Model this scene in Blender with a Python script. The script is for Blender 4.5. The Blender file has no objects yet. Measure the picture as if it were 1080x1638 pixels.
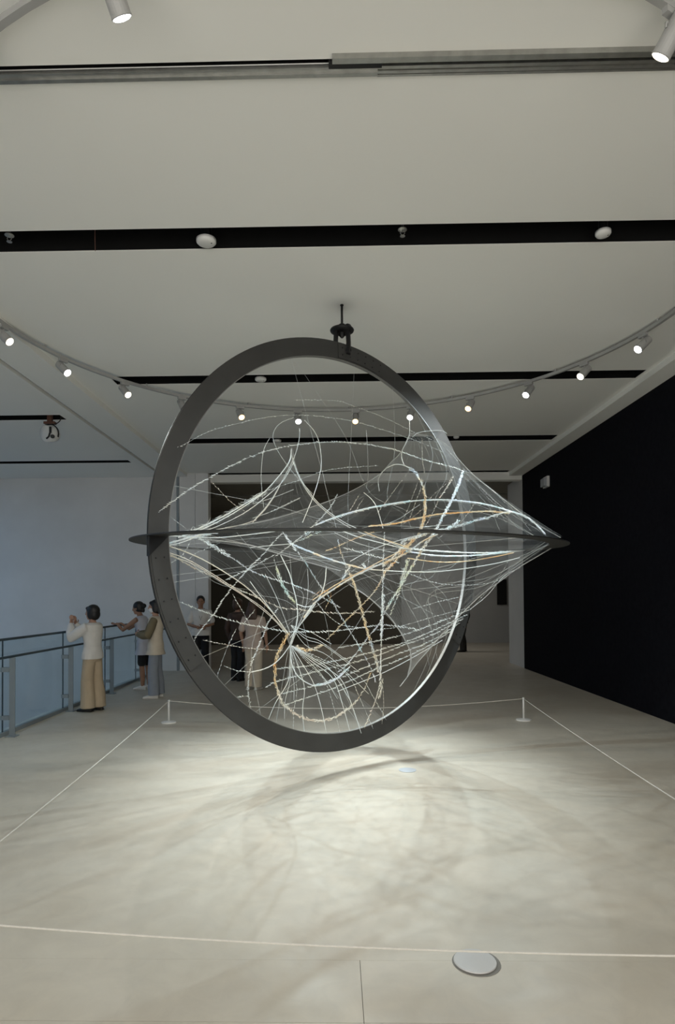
import bpy, bmesh, math, random
from mathutils import Vector, Matrix, Quaternion
import numpy as np
random.seed(7)
SC = bpy.context.scene
COL = SC.collection
PI = math.pi

# ------------------------------------------------------------------ camera
FPX = 1000.0
CAM = Vector((0, 0, 1.65))
YAW, PITCH, ROLL = math.radians(1.1), math.radians(1.0), math.radians(0.34)
_f = Vector((-math.sin(YAW)*math.cos(PITCH), math.cos(YAW)*math.cos(PITCH), math.sin(PITCH)))
_r0 = _f.cross(Vector((0, 0, 1))).normalized()
_u0 = _r0.cross(_f)
_r = math.cos(ROLL)*_r0 - math.sin(ROLL)*_u0
_u = math.cos(ROLL)*_u0 + math.sin(ROLL)*_r0
PPX, PPY = 517.69, 939.66
cd = bpy.data.cameras.new('camera')
cd.sensor_fit = 'HORIZONTAL'
cd.sensor_width = 36
cd.lens = FPX/1080*36
cd.shift_x = (540-PPX)/1080
cd.shift_y = (PPY-819)/1080
cd.clip_start, cd.clip_end = 0.05, 200
cam = bpy.data.objects.new('camera', cd)
COL.objects.link(cam)
m3 = Matrix((_r, _u, -_f)).transposed()
cam.matrix_world = Matrix.Translation(CAM) @ m3.to_4x4()
SC.camera = cam

def ray(x, y):
    return _f + _r*((x-PPX)/FPX) - _u*((y-PPY)/FPX)
def at(x, y, Y):                       # the point at depth Y seen at photo position x, y
    d = ray(x, y)
    return CAM + d*(Y/d.y)
def atz(x, y, z):
    d = ray(x, y)
    return CAM + d*((z-CAM.z)/d.z)

# ------------------------------------------------------------------ light
w = bpy.data.worlds.new('world'); SC.world = w
w.use_nodes = True
w.node_tree.nodes['Background'].inputs[0].default_value = (1.0, 0.965, 0.90, 1)
w.node_tree.nodes['Background'].inputs[1].default_value = 1.5
LAMP_W = 116.0
SC.view_settings.view_transform = 'Standard'
SC.view_settings.look = 'None'
SC.view_settings.gamma = 1
SC.view_settings.use_curve_mapping = False
SC.view_settings.exposure = 0.56
SC.cycles.transparent_max_bounces = 24
SC.cycles.max_bounces = 8
SC.cycles.diffuse_bounces = 5
SC.cycles.adaptive_threshold = 0.04
SC.cycles.adaptive_min_samples = 16
SC.cycles.sample_clamp_indirect = 6
SC.cycles.use_denoising = True
# unseen area lamp added high over the void for the cool light beyond the railing
ld = bpy.data.lights.new('void_cool_fill', 'AREA')
ld.shape = 'RECTANGLE'; ld.size, ld.size_y = 5.0, 9.0
ld.energy = 118; ld.color = (0.36, 0.64, 1.0)
lo = bpy.data.objects.new('void_cool_fill', ld); COL.objects.link(lo)
lo.location = (-10.5, 7.5, 4.4); lo.rotation_euler = (0, 0, 0)
# unseen fill lamp added to brighten the room beyond the opening
ld = bpy.data.lights.new('back_room_fill', 'AREA')
ld.shape = 'RECTANGLE'; ld.size, ld.size_y = 5.0, 1.0
ld.energy = 30; ld.color = (1.0, 0.97, 0.90)
lo = bpy.data.objects.new('back_room_fill', ld); COL.objects.link(lo)
lo.location = (2.0, 19.3, 4.5)

# ------------------------------------------------------------------ materials
MATS = {}
def mat(name, col, rough=0.6, metal=0.0, col2=None, scale=4.0, amount=0.5, bump=0.0, bscale=60.0, spec=0.5, detail=6, emit=None):
    if name in MATS: return MATS[name]
    m = bpy.data.materials.new(name); m.use_nodes = True
    nt = m.node_tree; b = nt.nodes['Principled BSDF']
    b.inputs['Base Color'].default_value = (*col, 1)
    b.inputs['Roughness'].default_value = rough
    b.inputs['Metallic'].default_value = metal
    b.inputs['Specular IOR Level'].default_value = spec
    tc = nt.nodes.new('ShaderNodeTexCoord')
    n = nt.nodes.new('ShaderNodeTexNoise'); n.inputs['Scale'].default_value = scale; n.inputs['Detail'].default_value = detail
    nt.links.new(tc.outputs['Object'], n.inputs['Vector'])
    cr = nt.nodes.new('ShaderNodeValToRGB')
    c2 = col2 or tuple(c*0.88 for c in col)
    cr.color_ramp.elements[0].position = 0.5-amount/2; cr.color_ramp.elements[0].color = (*c2, 1)
    cr.color_ramp.elements[1].position = 0.5+amount/2; cr.color_ramp.elements[1].color = (*col, 1)
    nt.links.new(n.outputs['Fac'], cr.inputs['Fac'])
    nt.links.new(cr.outputs['Color'], b.inputs['Base Color'])
    if bump:
        n2 = nt.nodes.new('ShaderNodeTexNoise'); n2.inputs['Scale'].default_value = bscale; n2.inputs['Detail'].default_value = 4
        nt.links.new(tc.outputs['Object'], n2.inputs['Vector'])
        bp = nt.nodes.new('ShaderNodeBump'); bp.inputs['Strength'].default_value = bump; bp.inputs['Distance'].default_value = 0.01
        nt.links.new(n2.outputs['Fac'], bp.inputs['Height'])
        nt.links.new(bp.outputs['Normal'], b.inputs['Normal'])
    if emit:
        b.inputs['Emission Color'].default_value = (*emit[0], 1); b.inputs['Emission Strength'].default_value = emit[1]
    MATS[name] = m
    return m

def fibre_mat(name, c1, c2, c3, scale=2.2):
    m = bpy.data.materials.new(name); m.use_nodes = True
    nt = m.node_tree; nt.nodes.clear()
    out = nt.nodes.new('ShaderNodeOutputMaterial')
    tc = nt.nodes.new('ShaderNodeTexCoord')
    n = nt.nodes.new('ShaderNodeTexNoise'); n.inputs['Scale'].default_value = scale; n.inputs['Detail'].default_value = 5
    nt.links.new(tc.outputs['Object'], n.inputs['Vector'])
    cr = nt.nodes.new('ShaderNodeValToRGB')
    e = cr.color_ramp.elements
    e[0].position = 0.36; e[0].color = (*c1, 1); e[1].position = 0.64; e[1].color = (*c3, 1)
    k = e.new(0.5); k.color = (*c2, 1)
    nt.links.new(n.outputs['Fac'], cr.inputs['Fac'])
    d = nt.nodes.new('ShaderNodeBsdfDiffuse'); t = nt.nodes.new('ShaderNodeBsdfTranslucent')
    g = nt.nodes.new('ShaderNodeBsdfGlossy'); g.inputs['Roughness'].default_value = 0.35
    for q in (d, t, g): nt.links.new(cr.outputs['Color'], q.inputs['Color'])
    m1 = nt.nodes.new('ShaderNodeMixShader'); m1.inputs[0].default_value = 0.45
    nt.links.new(d.outputs[0], m1.inputs[1]); nt.links.new(t.outputs[0], m1.inputs[2])
    m2 = nt.nodes.new('ShaderNodeMixShader'); m2.inputs[0].default_value = 0.08
    nt.links.new(m1.outputs[0], m2.inputs[1]); nt.links.new(g.outputs[0], m2.inputs[2])
    nt.links.new(m2.outputs[0], out.inputs['Surface'])
    MATS[name] = m
    return m

def film_mat(name, fac, col):
    m = bpy.data.materials.new(name); m.use_nodes = True
    nt = m.node_tree; nt.nodes.clear()
    out = nt.nodes.new('ShaderNodeOutputMaterial')
    tr = nt.nodes.new('ShaderNodeBsdfTransparent')
    d = nt.nodes.new('ShaderNodeBsdfDiffuse'); t = nt.nodes.new('ShaderNodeBsdfTranslucent')
    d.inputs[0].default_value = (*col, 1); t.inputs[0].default_value = (*col, 1)
    a = nt.nodes.new('ShaderNodeMixShader'); a.inputs[0].default_value = 0.5
    nt.links.new(d.outputs[0], a.inputs[1]); nt.links.new(t.outputs[0], a.inputs[2])
    tc = nt.nodes.new('ShaderNodeTexCoord')
    n = nt.nodes.new('ShaderNodeTexNoise'); n.inputs['Scale'].default_value = 2.5; n.inputs['Detail'].default_value = 3
    nt.links.new(tc.outputs['Object'], n.inputs['Vector'])
    mr = nt.nodes.new('ShaderNodeMapRange')
    mr.inputs[1].default_value = 0.3; mr.inputs[2].default_value = 0.7
    mr.inputs[3].default_value = fac*0.5; mr.inputs[4].default_value = fac*1.5
    nt.links.new(n.outputs['Fac'], mr.inputs[0])
    mx = nt.nodes.new('ShaderNodeMixShader')
    nt.links.new(mr.outputs[0], mx.inputs[0])
    nt.links.new(tr.outputs[0], mx.inputs[1]); nt.links.new(a.outputs[0], mx.inputs[2])
    nt.links.new(mx.outputs[0], out.inputs['Surface'])
    MATS[name] = m
    return m

def glass_mat(name):
    m = bpy.data.materials.new(name); m.use_nodes = True
    nt = m.node_tree; nt.nodes.clear()
    out = nt.nodes.new('ShaderNodeOutputMaterial')
    tr = nt.nodes.new('ShaderNodeBsdfTransparent'); tr.inputs[0].default_value = (0.90, 0.95, 0.965, 1)
    g = nt.nodes.new('ShaderNodeBsdfGlossy'); g.inputs['Roughness'].default_value = 0.06
    mx = nt.nodes.new('ShaderNodeMixShader')
    mx.inputs[0].default_value = 0.06
    nt.links.new(tr.outputs[0], mx.inputs[1]); nt.links.new(g.outputs[0], mx.inputs[2])
    nt.links.new(mx.outputs[0], out.inputs['Surface'])
    MATS[name] = m
    return m

def emis_mat(name, col, strength):
    m = bpy.data.materials.new(name); m.use_nodes = True
    nt = m.node_tree; nt.nodes.clear()
    out = nt.nodes.new('ShaderNodeOutputMaterial')
    e = nt.nodes.new('ShaderNodeEmission'); e.inputs[0].default_value = (*col, 1); e.inputs[1].default_value = strength
    nt.links.new(e.outputs[0], out.inputs['Surface'])
    MATS[name] = m
    return m

def floor_mat():
    m = bpy.data.materials.new('polished_concrete'); m.use_nodes = True
    nt = m.node_tree; b = nt.nodes['Principled BSDF']
    tc = nt.nodes.new('ShaderNodeTexCoord')
    def noise(scale, detail, rough=0.55, dist=0.0, sx=1, sy=1):
        mp = nt.nodes.new('ShaderNodeMapping'); mp.inputs['Scale'].default_value = (sx, sy, 1)
        nt.links.new(tc.outputs['Object'], mp.inputs['Vector'])
        n = nt.nodes.new('ShaderNodeTexNoise'); n.inputs['Scale'].default_value = scale
        n.inputs['Detail'].default_value = detail; n.inputs['Roughness'].default_value = rough; n.inputs['Distortion'].default_value = dist
        nt.links.new(mp.outputs[0], n.inputs['Vector'])
        return n
    def ramp(n, p0, c0, p1, c1):
        r = nt.nodes.new('ShaderNodeValToRGB')
        r.color_ramp.elements[0].position = p0; r.color_ramp.elements[0].color = (*c0, 1)
        r.color_ramp.elements[1].position = p1; r.color_ramp.elements[1].color = (*c1, 1)
        nt.links.new(n.outputs['Fac'], r.inputs['Fac'])
        return r
    base = ramp(noise(0.9, 8, 0.6, 0.6), 0.32, (0.555, 0.50, 0.415), 0.68, (0.62, 0.575, 0.495))
    fine = ramp(noise(5.0, 9, 0.65, 1.2), 0.30, (0.93, 0.93, 0.93), 0.72, (1.03, 1.03, 1.02))
    streak = ramp(noise(1.6, 7, 0.7, 2.0, 1.0, 0.5), 0.62, (1, 1, 1), 0.80, (0.90, 0.90, 0.91))
    m1 = nt.nodes.new('ShaderNodeMix'); m1.data_type = 'RGBA'; m1.blend_type = 'MULTIPLY'; m1.inputs[0].default_value = 1
    nt.links.new(base.outputs[0], m1.inputs[6]); nt.links.new(fine.outputs[0], m1.inputs[7])
    m2 = nt.nodes.new('ShaderNodeMix'); m2.data_type = 'RGBA'; m2.blend_type = 'MULTIPLY'; m2.inputs[0].default_value = 1
    nt.links.new(m1.outputs[2], m2.inputs[6]); nt.links.new(streak.outputs[0], m2.inputs[7])
    nt.links.new(m2.outputs[2], b.inputs['Base Color'])
    rr = ramp(noise(2.2, 8, 0.7, 1.0), 0.3, (0.30,)*3, 0.7, (0.52,)*3)
    nt.links.new(rr.outputs[0], b.inputs['Roughness'])
    b.inputs['Specular IOR Level'].default_value = 0.35
    MATS['polished_concrete'] = m
    return m

FLOOR = floor_mat()
CEIL = mat('ceiling_paint', (0.92, 0.92, 0.88), 0.9, col2=(0.90, 0.90, 0.86), scale=0.7, spec=0.1)
WHITE_WALL = mat('white_wall_paint', (0.76, 0.76, 0.755), 0.85, scale=1.2, spec=0.15)
GREY_WALL = mat('grey_wall_paint', (0.46, 0.46, 0.45), 0.85, scale=1.0, spec=0.15)
BROWN_WALL = mat('brown_wall_panel', (0.115, 0.105, 0.085), 0.8, scale=0.9, spec=0.15)
BLACK_WALL = mat('black_wall_paint', (0.010, 0.0105, 0.014), 0.95, col2=(0.006, 0.006, 0.009), scale=14, bump=0.3, bscale=90, spec=0.08)
BLACK_VOID = mat('black_slot_interior', (0.010, 0.010, 0.010), 0.9, spec=0.1)
BLACK_GAP = mat('dark_reveal', (0.02, 0.02, 0.022), 0.8, spec=0.2)
STEEL = mat('dark_painted_steel', (0.062, 0.062, 0.060), 0.5, 0.1, col2=(0.050, 0.050, 0.049), scale=6, spec=0.35)
STEEL_EDGE = mat('lit_steel_edge', (0.30, 0.30, 0.29), 0.4, 0.5, scale=9)  # pale steel, the light on the inner edge put into the colour
STEEL_DARK = mat('blackened_steel', (0.018, 0.018, 0.019), 0.45, 0.4, scale=8)
BOLT = mat('bolt_black', (0.012, 0.012, 0.014), 0.5, 0.3)
ALU = mat('brushed_aluminium', (0.46, 0.46, 0.44), 0.35, 0.85, col2=(0.34, 0.34, 0.32), scale=18)
RAIL_STEEL = mat('rail_steel', (0.30, 0.34, 0.36), 0.45, 0.4, scale=7)
RAIL_DARK = mat('rail_cap_dark', (0.05, 0.075, 0.09), 0.45, 0.3, scale=7)
LAMP_WHITE = mat('lamp_white_enamel', (0.40, 0.40, 0.39), 0.45, scale=6)
PLASTIC_WHITE = mat('white_plastic', (0.78, 0.78, 0.76), 0.4, scale=5)
PLASTIC_GREY = mat('grey_plastic', (0.40, 0.42, 0.45), 0.5, scale=5)
STANCHION = mat('stanchion_white', (0.86, 0.85, 0.82), 0.45, scale=5)
CORD = mat('white_elastic_cord', (0.72, 0.69, 0.63), 0.7, scale=60)
COPPER = mat('red_brown_bracket', (0.16, 0.07, 0.045), 0.5, 0.2, scale=9)
GLASS = glass_mat('railing_glass')
LENS_COOL = emis_mat('lens_cool', (0.95, 0.98, 1.0), 9)
LENS_WARM = emis_mat('lens_warm', (1.0, 0.66, 0.30), 3.2)
LENS_NEUT = emis_mat('lens_neutral', (1.0, 0.90, 0.70), 4)
FW = fibre_mat('glint_fibre_white', (0.95, 0.95, 0.90), (0.90, 0.94, 0.95), (0.97, 0.95, 0.88))  # fibre colours also carry the glints of the lamps and their hues
FC = fibre_mat('glint_fibre_cool', (0.78, 0.92, 0.95), (0.95, 0.96, 0.95), (0.88, 0.92, 0.98), 9)
FA = fibre_mat('glint_fibre_amber', (0.95, 0.66, 0.32), (0.95, 0.82, 0.58), (0.95, 0.91, 0.82), 8)
FT = fibre_mat('glint_fibre_tan', (0.88, 0.83, 0.72), (0.92, 0.90, 0.84), (0.88, 0.79, 0.68), 8)
FG = fibre_mat('glint_fibre_green', (0.86, 0.88, 0.68), (0.94, 0.94, 0.89), (0.75, 0.90, 0.88), 9)
FM = fibre_mat('glint_fibre_mixed', (0.95, 0.78, 0.50), (0.95, 0.94, 0.90), (0.82, 0.90, 0.97), 8)
FILM = film_mat('fine_net', 0.027, (0.90, 0.90, 0.88))
FGREY = fibre_mat('fibre_grey', (0.50, 0.50, 0.50), (0.62, 0.62, 0.60), (0.55, 0.54, 0.50))

# ------------------------------------------------------------------ mesh helpers
class MB:
    def __init__(s): s.v = []; s.f = []
    def add(s, vs, fs):
        o = len(s.v); s.v += [tuple(v) for v in vs]; s.f += [tuple(i+o for i in f) for f in fs]; return s
    def box(s, x0, x1, y0, y1, z0, z1):
        vs = [(x, y, z) for z in (z0, z1) for y in (y0, y1) for x in (x0, x1)]
        return s.add(vs, [(0, 2, 3, 1), (4, 5, 7, 6), (0, 1, 5, 4), (2, 6, 7, 3), (0, 4, 6, 2), (1, 3, 7, 5)])
    def tube(s, pts, r, n=6, closed=False, caps=True, flat=None):
        pts = [Vector(p) for p in pts]; N = len(pts)
        rr = r if isinstance(r, (list, tuple)) else [r]*N
        up = Vector((0, 0, 1)); rings = []; prev = None
        for i, p in enumerate(pts):
            a = pts[(i-1) % N] if (closed or i > 0) else pts[i]
            b = pts[(i+1) % N] if (closed or i < N-1) else pts[i]
            t = (b-a)
            t = t.normalized() if t.length > 1e-9 else Vector((0, 0, 1))
            if prev is None:
                q = up if abs(t.dot(up)) < 0.9 else Vector((1, 0, 0))
                nrm = (q - t*q.dot(t)).normalized()
            else:
                nrm = prev - t*prev.dot(t)
                nrm = nrm.normalized() if nrm.length > 1e-6 else Vector((1, 0, 0))
            prev = nrm; bi = t.cross(nrm)
            ra = rr[i] if isinstance(rr[i], (list, tuple)) else (rr[i], rr[i])
            rings.append([p + nrm*(math.cos(2*PI*k/n)*ra[0]) + bi*(math.sin(2*PI*k/n)*ra[1]) for k in range(n)])
        vs = [v for R in rings for v in R]; fs = []
        M = N if closed else N-1
        for i in range(M):
            j = (i+1) % N
            for k in range(n):
                k2 = (k+1) % n
                fs.append((i*n+k, i*n+k2, j*n+k2, j*n+k))
        if caps and not closed:
            fs.append(tuple(range(n-1, -1, -1))); fs.append(tuple((N-1)*n+k for k in range(n)))
        return s.add(vs, fs)
    def lathe(s, prof, n=24, M=None):          # prof: (r, z) list
        vs = []; fs = []; N = len(prof)
        for r, z in prof:
            for k in range(n):
                v = Vector((r*math.cos(2*PI*k/n), r*math.sin(2*PI*k/n), z))
                vs.append(M @ v if M else v)
        for i in range(N-1):
            for k in range(n):
                k2 = (k+1) % n
                fs.append((i*n+k, i*n+k2, (i+1)*n+k2, (i+1)*n+k))
        fs.append(tuple(range(n-1, -1, -1))); fs.append(tuple((N-1)*n+k for k in range(n)))
        return s.add(vs, fs)
    def ball(s, c, rx, ry, rz, nu=14, nv=9, M=None):
        vs = []; fs = []
        c = Vector(c)
        for j in range(1, nv):
            th = PI*j/nv
            for k in range(nu):
                v = Vector((rx*math.sin(th)*math.cos(2*PI*k/nu), ry*math.sin(th)*math.sin(2*PI*k/nu), rz*math.cos(th)))
                vs.append(c + (M @ v if M else v))
        top = len(vs); q = Vector((0, 0, rz)); vs.append(c + (M @ q if M else q))
        bot = len(vs); vs.append(c - (M @ q if M else q))
        for j in range(nv-2):
            for k in range(nu):
                k2 = (k+1) % nu
                fs.append((j*nu+k, (j+1)*nu+k, (j+1)*nu+k2, j*nu+k2))
        for k in range(nu):
            k2 = (k+1) % nu
            fs.append((top, k, k2)); fs.append((bot, (nv-2)*nu+k2, (nv-2)*nu+k))
        return s.add(vs, fs)
    def mesh(s, name, smooth=False):
        me = bpy.data.meshes.new(name); me.from_pydata(s.v, [], s.f); me.update()
        if smooth:
            me.polygons.foreach_set('use_smooth', [True]*len(me.polygons))
        return me

def tag(o, label=None, cat=None, group=None, kind=None):
    if label: o['label'] = label
    if cat: o['category'] = cat
    if group: o['group'] = group
    if kind: o['kind'] = kind
    return o
def obj(name, mb, m, parent=None, smooth=False, local=False):
    me = mb if isinstance(mb, bpy.types.Mesh) else mb.mesh(name, smooth)
    if not me.materials: me.materials.append(m)
    o = bpy.data.objects.new(name, me); COL.objects.link(o)
    if parent is not None:
        o.parent = parent
        if not local:
            o.matrix_parent_inverse = Matrix.Translation(-parent.location) if parent.parent is None else Matrix.Translation(-parent.parent.location)
            if parent.type == 'MESH' : o.matrix_parent_inverse = Matrix()
    return o
def empty(name, loc=(0, 0, 0), rz=0.0):
    o = bpy.data.objects.new(name, None); COL.objects.link(o)
    o.location = loc; o.rotation_euler = (0, 0, rz); o.empty_display_size = 0.1
    return o
def struct(name, mb, m, parent=None):
    o = obj(name, mb, m, parent)
    if parent is None: o['kind'] = 'structure'
    return o
def catmull(pts, n=10):
    pts = [Vector(p) for p in pts]
    if len(pts) < 3: 
        return [pts[0].lerp(pts[-1], i/(n*2)) for i in range(n*2+1)]
    P = [pts[0]*2-pts[1]] + pts + [pts[-1]*2-pts[-2]]
    out = []
    for i in range(1, len(P)-2):
        a, b, c, d = P[i-1:i+3]
        for k in range(n):
            t = k/n
            out.append(0.5*((2*b)+(c-a)*t+(2*a-5*b+4*c-d)*t*t+(3*b-a-3*c+d)*t**3))
    out.append(pts[-1])
    return out
def resample(pts, step):
    pts = [Vector(p) for p in pts]; L = [0]
    for a, b in zip(pts, pts[1:]): L.append(L[-1]+(b-a).length)
    n = max(2, int(L[-1]/step)+1); out = []; j = 0
    for i in range(n):
        s = L[-1]*i/(n-1)
        while j < len(L)-2 and L[j+1] < s: j += 1
        q = (s-L[j])/max(1e-9, L[j+1]-L[j])
        out.append(pts[j].lerp(pts[j+1], min(1, max(0, q))))
    return out, L[-1]

# ================================================================== STRUCTURE
ZC = 4.57          # main ceiling
ZB = 4.49          # bulkheads
XR = 4.37          # black wall
# floor: bedding with four slabs, open joints between them
bed = struct('floor', MB().box(-4.15, 9.0, -2.0, 23.2, -0.30, -0.012), mat('joint_filler', (0.16, 0.15, 0.135), 0.9))
g = 0.0012
for (x0, x1, y0, y1) in ((-4.15, 0.10-g, -2, 2.46-g), (0.10+g, 9.0, -2, 2.46-g), (-4.15, 0.10-g, 2.46+g, 2.88), (0.10+g, 9.0, 2.46+g, 2.88)):
    obj('slab', MB().box(x0, x1, y0, y1, -0.012, 0.0), FLOOR, bed)
obj('slab', MB().box(-7.0, -4.15, 14.6, 23.2, -0.3, 0.0), FLOOR, bed)
obj('slab', MB().box(-4.15, 9.0, 2.881, 23.2, -0.012, 0.0), FLOOR, bed)
tag(struct('trim_1', MB().box(-4.22, -4.15, -2.0, 14.4, -0.35, 0.02), WHITE_WALL))     # white kerb at the slab edge
struct('floor_lower', MB().box(-16, -4.3, -2, 14.5, -5.2, -5.0), GREY_WALL)

# main ceiling with open slots
SLOTS = [(1.62, 1.92), (4.85, 5.15), (8.09, 8.40), (11.30, 11.66), (14.42, 14.62)]
SX0, SX1 = -2.95, 4.03
cm = MB()
ys = [-2.0] + [v for s in SLOTS for v in s] + [14.9]
GY0, GY1 = 3.335, 3.365    # open groove of the partition rail
for i in range(0, len(ys), 2):
    a, b = ys[i], ys[i+1]
    if a < GY0 < b:
        cm.box(SX0, SX1, a, GY0, ZC, ZC+0.006); cm.box(SX0, SX1, GY1, b, ZC, ZC+0.006)
    else:
        cm.box(SX0, SX1, a, b, ZC, ZC+0.006)
cm.box(-3.43, SX0, -2.0, 14.9, ZC, ZC+0.006)
cm.box(SX1, 4.10, -2.0, 14.9, ZC, ZC+0.006)
struct('ceiling', cm, CEIL)
n = 2
for (a, b) in SLOTS + [(GY0, GY1)]:
    ch = MB()
    ch.box(SX0, SX1, a-0.01, b+0.01, ZC+0.30, ZC+0.32)
    ch.box(SX0, SX1, a-0.02, a-0.001, ZC+0.002, ZC+0.32); ch.box(SX0, SX1, b+0.001, b+0.02, ZC+0.002, ZC+0.32)
    ch.box(SX0-0.02, SX0-0.001, a-0.02, b+0.02, ZC+0.002, ZC+0.32); ch.box(SX1+0.001, SX1+0.02, a-0.02, b+0.02, ZC+0.002, ZC+0.32)
    struct('trim_%d' % n, ch, BLACK_VOID); n += 1
# right bulkhead along the black wall
struct('trim_%d' % n, MB().box(4.08, XR+0.2, -2.0, 14.9, ZB, ZC+0.1), CEIL); n += 1
# left bulkhead, dark reveal, white flange
struct('trim_%d' % n, MB().box(-3.93, -3.43, -2.0, 14.9, ZB, ZC+0.1), CEIL); n += 1
struct('trim_%d' % n, MB().box(-3.975, -3.93, -2.0, 14.4, ZB+0.03, ZC+0.1), BLACK_GAP); n += 1
struct('trim_%d' % n, MB().box(-4.19, -3.975, -2.0, 14.4, ZB-0.02, ZC+0.1), CEIL); n += 1
struct('trim_%d' % n, MB().box(-4.205, -4.19, -2.0, 14.4, ZB+0.02, ZC+0.1), BLACK_GAP); n += 1
# ceiling over the void
LS = [(3.05, 3.3), (6.25, 6.52), (9.47, 9.74), (12.62, 12.86)]
cl = MB(); ys = [-2.0] + [v for s in LS for v in s] + [14.5]
for i in range(0, len(ys), 2): cl.box(-16, -4.205, ys[i], ys[i+1], ZB, ZB+0.006)
struct('ceiling_void', cl, CEIL)
for (a, b) in LS:
    ch = MB(); ch.box(-16, -4.205, a-0.01, b+0.01, ZB+0.28, ZB+0.3)
    ch.box(-16, -4.205, a-0.02, a-0.001, ZB+0.002, ZB+0.3); ch.box(-16, -4.205, b+0.001, b+0.02, ZB+0.002, ZB+0.3)
    struct('trim_%d' % n, ch, BLACK_VOID); n += 1

# walls
struct('wall_right', MB().box(XR, XR+0.25, -2.0, 14.62, 0, ZB), BLACK_WALL)
struct('wall_right_return', MB().box(XR+0.01, XR+0.26, 14.62, 15.9, 0, ZB), WHITE_WALL)
struct('wall_light_block_left', MB().box(-16.2, -16, -2.0, 14.6, -5.0, 5.2), WHITE_WALL)  # unseen wall added to keep world light out of the void
struct('wall_light_block_void', MB().box(-16, -4.22, -2.2, -2.0, -5.0, 5.2), WHITE_WALL)  # added out of view to block world light from behind
struct('wall_void', MB().box(-16, -4.15, 14.4, 14.6, -5.0, ZB+0.2), WHITE_WALL)
wp = struct('wall_panel', MB().box(-4.15, -2.95, 14.42, 14.7, 0, ZC), BLACK_GAP)
for (x0, x1) in ((-4.15, -3.68), (-3.615, -3.245), (-3.238, -2.95)):
    obj('panel', MB().box(x0, x1, 14.395, 14.42, 0.0, ZC), WHITE_WALL, wp)
obj('panel_return', MB().box(-2.95, -2.94, 14.395, 14.7, 0.0, ZC), WHITE_WALL, wp)
struct('trim_%d' % n, MB().box(-3.675, -3.62, 14.385, 14.42, 0, ZB), RAIL_STEEL); n += 1    # metal post between the panels
struct('wall_header', MB().box(-2.95, XR, 14.66, 14.9, 4.40, ZC+0.1), CEIL)
# dim room beyond the opening
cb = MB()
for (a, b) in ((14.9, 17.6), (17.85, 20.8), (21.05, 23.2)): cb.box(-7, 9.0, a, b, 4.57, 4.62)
struct('ceiling_back', cb, mat('shaded_ceiling_paint', (0.30, 0.29, 0.255), 0.9, spec=0.1))  # ceiling paint darkened, the dim room's shade put into the colour
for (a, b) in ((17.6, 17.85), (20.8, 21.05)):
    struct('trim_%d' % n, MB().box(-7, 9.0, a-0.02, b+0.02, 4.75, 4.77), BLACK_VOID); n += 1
struct('wall_back', MB().box(2.35, 9.0, 22.9, 23.1, 0, 4.57), GREY_WALL)
struct('wall_back_panel', MB().box(-7, 2.35, 22.4, 23.1, 0, 4.57), BROWN_WALL)
struct('wall_back_left', MB().box(-7.2, -7, 14.5, 23.1, 0, 5.2), BROWN_WALL)
struct('wall_back_right', MB().box(9.0, 9.2, 14.62, 23.1, 0, 5.2), GREY_WALL)
struct('wall_light_block_back_front', MB().box(XR+0.24, 9.2, 14.62, 14.8, 0, 5.2), WHITE_WALL)  # unseen, added to stop light entering the back room
struct('ceiling_light_block', MB().box(-16.3, 9.3, -2.2, 23.4, 5.2, 5.3), GREY_WALL)  # unseen slab added over everything to seal out world light
struct('wall_light_block_top', MB().box(-4.22, XR+0.3, -2.1, -2.0, ZC+0.05, 5.2), GREY_WALL)  # added closure, keeps light from leaking in above the ceiling
struct('wall_light_block_right', MB().box(XR+0.25, XR+0.35, -2.1, 14.7, 0, 5.2), GREY_WALL)  # unseen light seal added behind the black wall
struct('wall_light_block_rear', MB().box(-16.2, 9.2, 23.1, 23.3, 0, 5.2), GREY_WALL)  # unseen light seal added behind the back room
struct('wall_light_block_top_left', MB().box(-16.2, -7.0, 14.6, 14.8, 4.0, 5.2), GREY_WALL)  # unseen light seal added above the void's far wall
struct('wall_light_block_below', MB().box(-4.15, -4.05, -2.2, 14.6, -5.2, -0.3), WHITE_WALL)  # added under the floor to shut out light from below
bd = obj('black_panel', MB().box(5.88, 6.22, 22.84, 22.9, 1.38, 2.30), mat('screen_black', (0.006, 0.006, 0.007), 0.4), None)
tag(bd, 'black upright panel on the grey back wall beside the white column', 'panel')
# aluminium partition rail, two lengths lapped at the middle
pr = empty('partition_rail', (0, 3.4, ZC))
tag(pr, 'aluminium track of two lengths across the ceiling near the top', 'track')
a = MB(); a.box(SX0, 0.25, 3.365, 3.43, ZC-0.022, ZC); a.box(SX0, 0.25, 3.395, 3.402, ZC-0.03, ZC-0.022)
obj('rail_channel', a, ALU, pr)
a = MB(); a.box(0.0, SX1, 3.30, 3.335, ZC-0.03, ZC); a.box(0.25, SX1, 3.365, 3.385, ZC-0.02, ZC); a.box(0.25, SX1, 3.40, 3.42, ZC-0.016, ZC); a.box(0.25, SX1, 3.43, 3.445, ZC-0.012, ZC)
obj('rail_channel', a, ALU, pr)
obj('rail_joint', MB().box(-0.02, 0.27, 3.34, 3.37, ZC-0.026, ZC+0.01), STEEL_DARK, pr)

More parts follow.
